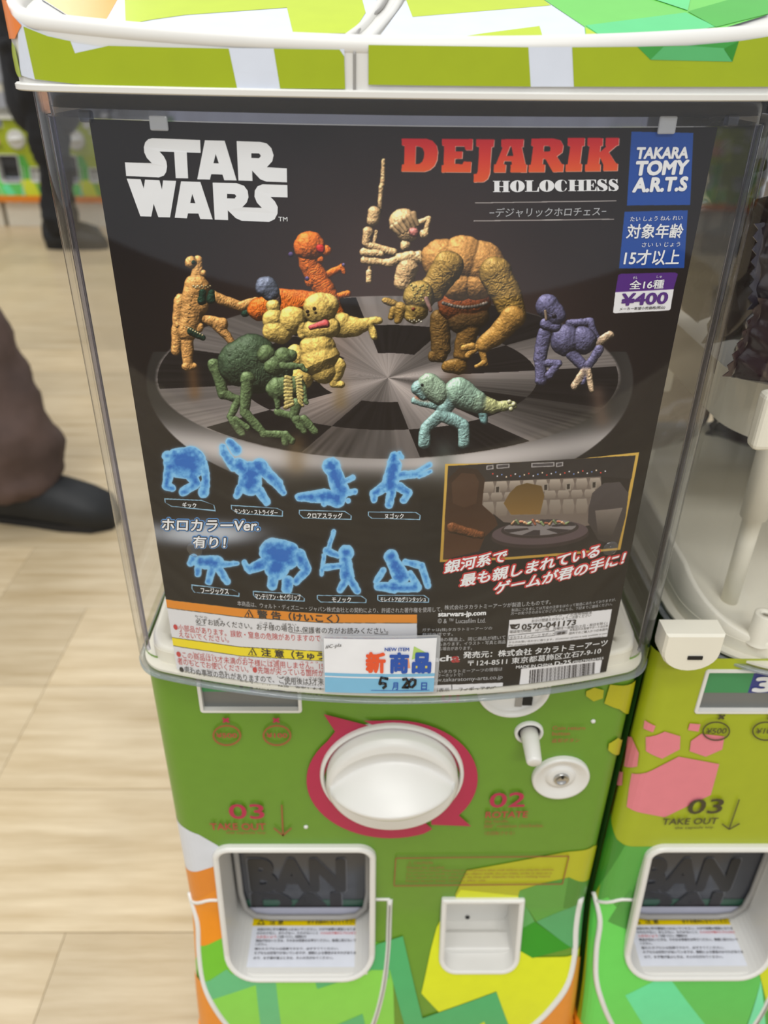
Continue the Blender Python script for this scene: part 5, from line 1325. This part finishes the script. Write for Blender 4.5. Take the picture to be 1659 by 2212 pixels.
TS_([(1286, 430), (1325, 430), (1320, 478), (1284, 478)], (240, 224, 110), .0014); TS_([(1400, 430), (1440, 430), (1436, 478), (1398, 478)], (240, 224, 110), .0014)
TS_([(720, 748), (1465, 746), (1465, 752), (720, 754)], (44, 92, 170), .0016)
def TT(s, a, b, h, m, **k):
    (x0, y0), (x1, y1) = CT([a, b]); return text(s, GT, x0, y0, x1, y1, h / 5.925, m, tagr, .0018, **k)
TB = flat((24, 78, 168))
TT('NEW ITEM', (896, 246), (1204, 246), 42, TB, bold=.03)
TT('新', (664, 516), (894, 518), 246, flat((226, 84, 44)), bold=.05)
TT('商', (964, 520), (1186, 522), 246, TB, bold=.05); TT('品', (1252, 516), (1468, 516), 236, TB, bold=.06)
TT('月', (990, 742), (1062, 742), 92, TB, bold=.02); TT('日', (1358, 742), (1428, 742), 92, TB, bold=.02)
TT('#C-pla', (138, 228), (340, 204), 60, CBK, ital=.2)
INKB = flat((14, 12, 14))
def stroke(pts, wd=.00075):
    q = px(GT, CT(pts)); MB().tube([GT.pos(u, v, .0017) for u, v in q], wd, 8).obj('handwriting', INKB, tagr, True)
stroke([(938, 604), (850, 585), (836, 640), (830, 668)]); stroke([(830, 668), (870, 655), (905, 665), (908, 695), (875, 722)])
stroke([(1120, 612), (1170, 602), (1190, 630), (1160, 675), (1122, 710), (1200, 712)]); stroke([(1240, 606), (1285, 620), (1282, 670), (1245, 708), (1205, 700), (1205, 650), (1240, 606)])

# ================================================================ WRAPPED TOYS in the right-hand hopper
def pouch(name, loc, rot, sx, sy, sz, m, label, seed):
    r = random.Random(seed); nu_, nv = 26, 18; vs, fs = [], []
    ph = [r.uniform(0, 6) for _ in range(8)]
    for s in (1, -1):
        for i in range(nu_ + 1):
            for j in range(nv + 1):
                u, v = i / nu_ * 2 - 1, j / nv * 2 - 1
                e = max(0, (1 - u ** 4)) ** .5 * max(0, (1 - v ** 4)) ** .5
                cr_ = .12 * sin(4 * u + ph[0] + 2 * v) + .06 * sin(7 * v + ph[1] - 3 * u) + .07 * abs(sin(5 * (u + v) + ph[2])) + .03 * abs(sin(9 * (u - v * .6) + ph[3]))
                vs.append((u * sx * (1 - .05 * e) + .03 * sx * sin(9 * v + ph[4]) * abs(u) ** 6, s * sy * e * (1 + cr_), v * sz + .03 * sz * sin(11 * u + ph[5]) * abs(v) ** 6))
    n = (nu_ + 1) * (nv + 1)
    for s in (0, 1):
        for i in range(nu_):
            for j in range(nv):
                a = s * n + i * (nv + 1) + j
                q = [a, a + 1, a + nv + 2, a + nv + 1]
                fs.append(q if s else q[::-1])
    root = empty(name, loc, label, 'wrapped toy', 'dark wrapped toys in the right-hand hopper'); root.rotation_euler = rot
    mesh_obj('foil_pouch', vs, fs, m, root, True)
    for sgn in (1, -1):
        P = [(sgn * sx * .99, 0, -sz + 2 * sz * k / 14) for k in range(15)]
        Q = [(sgn * (sx * 1.09 + .0012 * (-1) ** k), 0, -sz + 2 * sz * k / 14) for k in range(15)]
        MB().loft([[(x, -.0003, z) for x, y, z in P], [(x, -.0003, z) for x, y, z in Q], [(x, .0003, z) for x, y, z in Q], [(x, .0003, z) for x, y, z in P]], False).obj('heat_seal', m, root)
    return root
FOIL = mat('maroon_foil', (58, 40, 46), .2, coat=.7, noise=.25, nscale=24, spec=.6)
FOIL2 = mat('purple_foil', (44, 36, 54), .2, coat=.7, noise=.25, nscale=24, spec=.6)
FOIL3 = mat('grey_foil', (70, 64, 66), .22, coat=.7, noise=.35, nscale=60, spec=.6)
zs = .653
for i, (x, y, z, rx_, ry_, rz_, sx_, sy_, sz_, m, lb) in enumerate((
    (.209, .042, zs + .024, .15, .10, .15, .038, .019, .021, FOIL, 'maroon foil toy pouch lying lowest at the left on the right-hand hopper shelf'),
    (.210, .046, zs + .066, -.10, -.12, .10, .039, .018, .020, FOIL2, 'dark purple foil toy pouch second from the bottom in the right-hand hopper'),
    (.209, .045, zs + .106, .10, .08, .2, .038, .018, .018, FOIL3, 'grey brown foil toy pouch on top of the stack in the right-hand hopper'),
    (.312, .046, zs + .026, .1, .05, -.1, .044, .020, .023, FOIL2, 'dark purple foil toy pouch at the shelf middle of the right-hand hopper'),
    (.312, .050, zs + .075, .0, -.08, .1, .044, .020, .023, FOIL, 'maroon foil toy pouch above the purple one in the right-hand hopper middle'),
    (.212, .232, .56, .1, .0, .4, .046, .020, .030, FOIL, 'maroon foil toy pouch fallen behind the posts under the right-hand shelf'),
    (.312, .232, .56, .1, .1, -.2, .046, .020, .032, FOIL2, 'dark purple foil toy pouch fallen behind the posts under the right-hand shelf'),
    (.204, .185, zs + .035, .1, .1, 1.3, .046, .020, .034, FOIL2, 'dark purple foil toy pouch against the left wall of the right-hand hopper, lower one'),
    (.204, .184, zs + .095, -.1, .0, 1.4, .046, .020, .026, FOIL, 'maroon foil toy pouch against the left wall of the right-hand hopper, upper one'),
    (.222, .108, zs + .045, .1, .0, .3, .042, .020, .040, FOIL, 'tall maroon foil toy pouch standing behind the left stack in the right-hand hopper'))):
    pouch('toy_pouch', (x, y, z), (rx_, ry_, rz_), sx_, sy_, sz_, m, lb, i)

# ================================================================ PEOPLE
SKINM = mat('skin', (206, 160, 132), .5, noise=.06)
HAIR = mat('dark_hair', (30, 24, 22), .5, noise=.3, nscale=60, bump=.3)
def skin_mesh(name, nodes, edges, m, parent, root_i=0, sub=2, disp=0.0, stiff=1):
    me = bpy.data.meshes.new(name)
    me.from_pydata([n[0] for n in nodes], edges, [])
    o = bpy.data.objects.new(name, me); COL.objects.link(o); o.parent = parent
    md = o.modifiers.new('skin', 'SKIN'); md.use_smooth_shade = True; md.branch_smoothing = .6
    lay = me.skin_vertices[0] if me.skin_vertices else None
    if lay is None:
        bm = bmesh.new(); bm.from_mesh(me); bm.verts.layers.skin.verify(); bm.to_mesh(me); bm.free(); lay = me.skin_vertices[0]
    for i, n in enumerate(nodes):
        r = n[1]; lay.data[i].radius = (r, r) if not isinstance(r, tuple) else r
        lay.data[i].use_root = (i == root_i)
    sb = o.modifiers.new('sub', 'SUBSURF'); sb.levels = sb.render_levels = sub
    if disp:
        tx_ = bpy.data.textures.new('folds', 'CLOUDS'); tx_.noise_scale = .09
        dm = o.modifiers.new('folds', 'DISPLACE'); dm.texture = tx_; dm.strength = disp; dm.mid_level = .5
    me.materials.append(m)
    return o
def ellipsoid(name, c, r, m, parent, rot=0.0, tilt=0.0):
    bm = bmesh.new(); bmesh.ops.create_uvsphere(bm, u_segments=24, v_segments=16, radius=1)
    bmesh.ops.scale(bm, vec=r, verts=bm.verts); bmesh.ops.rotate(bm, cent=(0, 0, 0), matrix=Matrix.Rotation(tilt, 3, 'Y') @ Matrix.Rotation(0, 3, 'X'), verts=bm.verts)
    bmesh.ops.rotate(bm, cent=(0, 0, 0), matrix=Matrix.Rotation(rot, 3, 'Z'), verts=bm.verts); bmesh.ops.translate(bm, vec=c, verts=bm.verts)
    me = bpy.data.meshes.new(name); bm.to_mesh(me); bm.free(); me.materials.append(m); me.polygons.foreach_set('use_smooth', [True] * len(me.polygons))
    o = bpy.data.objects.new(name, me); COL.objects.link(o); o.parent = parent; return o
def person(label, origin, face, hip_z, feet, knees, H, coat_m, trouser_m, shoe_m, long_coat=False, wide=1.0, group=None):
    "face: heading (x, y). feet / knees: local points of left and right leg"
    R = empty('person', origin, label, 'person')
    fx, fy = face; sx, sy = fy, -fx          # right-hand side vector
    V = lambda f, s, z: (fx * f + sx * s, fy * f + sy * s, z)
    sh, ch_, nk = hip_z + .44 * H / 1.68, hip_z + .30 * H / 1.68, hip_z + .52 * H / 1.68
    hd = nk + .155
    N, E_ = [], []
    def add(p, r, par=None):
        N.append((p, r)); 
        if par is not None: E_.append((par, len(N) - 1))
        return len(N) - 1
    pel = add(V(0, 0, hip_z), .12); sp = add(V(.0, 0, hip_z + .15), .105, pel); cst = add(V(0, 0, ch_), .12, sp); nb = add(V(0, 0, nk - .02), .055, cst)
    n2 = add(V(.01, 0, nk + .04), .05, nb); h1 = add(V(.02, 0, nk + .09), .07, n2); h2 = add(V(.015, 0, hd), .086, h1); h3 = add(V(.0, 0, hd + .075), .066, h2)
    ns = add(V(.105, 0, hd - .012), .014, h2)
    hips = []
    for s, kn, ft in ((-1, knees[0], feet[0]), (1, knees[1], feet[1])):
        a = add(V(0, s * .09, hip_z - .05), .085, pel); b = add(kn, .055, a); c = add((ft[0], ft[1], ft[2] + .09), .038, b)
        d = add((ft[0] + fx * .12, ft[1] + fy * .12, ft[2] + .03), .03, c)
        s1 = add(V(0, s * .175, sh - .02), .05, cst); e1 = add(V(-.02, s * .23, sh - .30), .04, s1); w1 = add(V(.05, s * .23, sh - .55), .027, e1)
        pm_ = add(V(.07, s * .225, sh - .62), (.034, .018), w1)
        for k, (o_, ln) in enumerate(((-.024, .066), (-.008, .078), (.008, .073), (.024, .058))):
            f1 = add(V(.075 + o_ * .6, s * .222, sh - .665), .0095, pm_)
            f2 = add(V(.088 + o_, s * .216, sh - .665 - ln * .55), .0085, f1); add(V(.085 + o_, s * .205, sh - .665 - ln), .0075, f2)
        t1 = add(V(.105, s * .210, sh - .635), .011, pm_); add(V(.118, s * .200, sh - .68), .009, t1)
    skin_mesh('body', N, E_, SKINM, R, 0, 2)
    # face and hair
    for s in (-1, 1):
        e = ellipsoid('eye', V(.086, s * .032, hd + .012), (.012, .012, .010), mat('eye_white', (230, 228, 222), .2), R)
        ellipsoid('iris', V(.0965, s * .032, hd + .012), (.004, .004, .005), mat('iris', (40, 26, 18), .2), e)
        ellipsoid('ear', V(-.005, s * .088, hd - .005), (.016, .012, .030), SKINM, R)
    ellipsoid('mouth', V(.090, 0, hd - .052), (.010, .022, .007), mat('lips', (176, 104, 98), .4), R, math.atan2(fy, fx))
    ellipsoid('hair', V(-.018, 0, hd + .040), (.100, .097, .095), HAIR, R, math.atan2(fy, fx))
    # trousers
    T, TE = [], []
    def ta(p, r, par=None):
        T.append((p, r)); 
        if par is not None: TE.append((par, len(T) - 1))
        return len(T) - 1
    p0 = ta(V(0, 0, hip_z + .04), .14)
    for s, kn, ft in ((-1, knees[0], feet[0]), (1, knees[1], feet[1])):
        a = ta(V(0, s * .095, hip_z - .09), .105 * wide, p0)
        kn = Vector(kn); an = Vector((ft[0], ft[1], ft[2] + .12)); hv = Vector(T[a][0])
        b = ta(tuple((hv + kn) / 2), .090 * wide, a); c = ta(tuple(kn), .078 * wide, b)
        d = ta(tuple(kn * .66 + an * .34), .076 * wide, c); e = ta(tuple(kn * .3 + an * .7), .079 * wide, d); f = ta(tuple(an), .083 * wide, e)
        ta((an.x, an.y, an.z - .072), .086 * wide, f)
    skin_mesh('trousers', T, TE, trouser_m, R, 0, 3, .05)
    # jacket
    J, JE = [], []
    def ja(p, r, par=None):
        J.append((p, r)); 
        if par is not None: JE.append((par, len(J) - 1))
        return len(J) - 1
    j0 = ja(V(0, 0, hip_z + .02), .155); j1 = ja(V(0, 0, hip_z + .18), .14, j0); j2 = ja(V(0, 0, ch_ + .03), .15, j1); ja(V(0, 0, nk - .03), .075, j2)
    if long_coat:
        q = ja(V(0, 0, hip_z - .20), .165, j0); ja(V(0, 0, hip_z - .42), .17, q)
    for s in (-1, 1):
        a = ja(V(0, s * .18, sh - .02), .068, j2); b = ja(V(-.02, s * .235, sh - .30), .058, a); ja(V(.045, s * .235, sh - .53), .047, b)
    skin_mesh('jacket', J, JE, coat_m, R, 0, 2, .02)
    for s, ft in ((-1, feet[0]), (1, feet[1])):
        mb = MB(); rings = []
        for t, w_, h in ((-.090, .022, .055), (-.082, .036, .090), (-.04, .043, .105), (.02, .046, .104), (.08, .049, .090), (.13, .049, .076), (.165, .042, .064), (.186, .020, .036)):
            rg = []
            for k in range(16):
                a = 2 * pi * k / 16; cw, cz = cos(a), sin(a)
                rg.append((ft[0] + fx * t + sx * w_ * cw, ft[1] + fy * t + sy * w_ * cw, ft[2] + max(.004, h / 2 + h / 2 * (abs(cz) ** .7) * (1 if cz > 0 else -1))))
            rings.append(rg)
        so = mb.loft(rings, True, True, True).obj('shoe', shoe_m, R, True)
        sl = MB()
        sl.loft([[(ft[0] + fx * t + sx * w_ * q_, ft[1] + fy * t + sy * w_ * q_, ft[2] + z) for t, w_, q_ in [(-.088, .02, -1), (-.088, .02, 1), (-.04, .038, 1), (.03, .041, 1), (.09, .046, 1), (.15, .042, 1), (.185, .02, 1), (.185, .02, -1), (.15, .042, -1), (.09, .046, -1), (.03, .041, -1), (-.04, .038, -1)]] for z in (.0025, .018)], True, True, True).obj('sole', mat('rubber_sole', (22, 22, 24), .6, noise=.1), so)
    return R
BROWN = mat('brown_trouser_cloth', (86, 69, 63), .9, noise=.4, nscale=9, bump=.4)
BLKC = mat('black_coat_cloth', (26, 26, 30), .8, noise=.3, nscale=14)
BLKT = mat('black_trouser_cloth', (22, 22, 25), .8, noise=.3, nscale=14)
SHOE = mat('black_shoe', (26, 28, 30), .6, noise=.2, nscale=40)
# passer-by whose leg crosses the left edge of the frame, stepping to the right
ft = on_z(94, 1122, 0.0)
an = on_y(58, 1040, ft[1]); kn = on_y(-84, 700, ft[1] + .06)
ox, oy = ft[0] - .34, ft[1] + .10
L_ = lambda p: (p[0] - ox, p[1] - oy, p[2])
hd_ = Vector((.985, -.17)).normalized()
person('person walking in brown trousers and black shoes, only one leg in view at the left', (ox, oy, 0), (hd_.x, hd_.y), .80,
       [(-.30, .16, .03), (ft[0] - ox - .030, ft[1] - oy + .01, 0.0)], [(-.12, .12, .45), L_(kn)], 1.66, mat('grey_jumper', (120, 116, 112), .85, noise=.2), BROWN, SHOE, False, 1.16)
# person in black further back
fb = on_z(128, 534, 0.0)
person('person standing in a black coat beyond the left edge of the clear hopper', (fb[0] + .03, fb[1] + .06, 0), (1.0, 0.06), .86,
       [(-.06, .09, 0), (.02, -.09, 0)], [(-.02, .09, .46), (.02, -.09, .46)], 1.7, BLKC, BLKT, SHOE, True, .95)

# ================================================================ ROW OF MACHINES ACROSS THE AISLE
def copy_tree(o, parent=None):
    c = o.copy(); COL.objects.link(c); c.parent = parent
    for ch in [x for x in ALL if x.parent == o]: copy_tree(ch, c)
    return c
ALL = list(bpy.data.objects)
xb = on_y(35, 300, 3.93)[0]
for i, lb in enumerate(('capsule vending machine across the aisle with white knob in view, upper left corner', 'capsule vending machine across the aisle, hidden mostly behind the person in black',
                        'capsule vending machine far left across the aisle, at the frame edge', 'capsule vending machine across the aisle, seen through the clear hopper side')):
    c = copy_tree(M2); c.location = (xb + (0, .291, -.291, .582)[i], 3.93, 0.0); c['label'] = lb; c['group'] = 'capsule machines across the aisle'
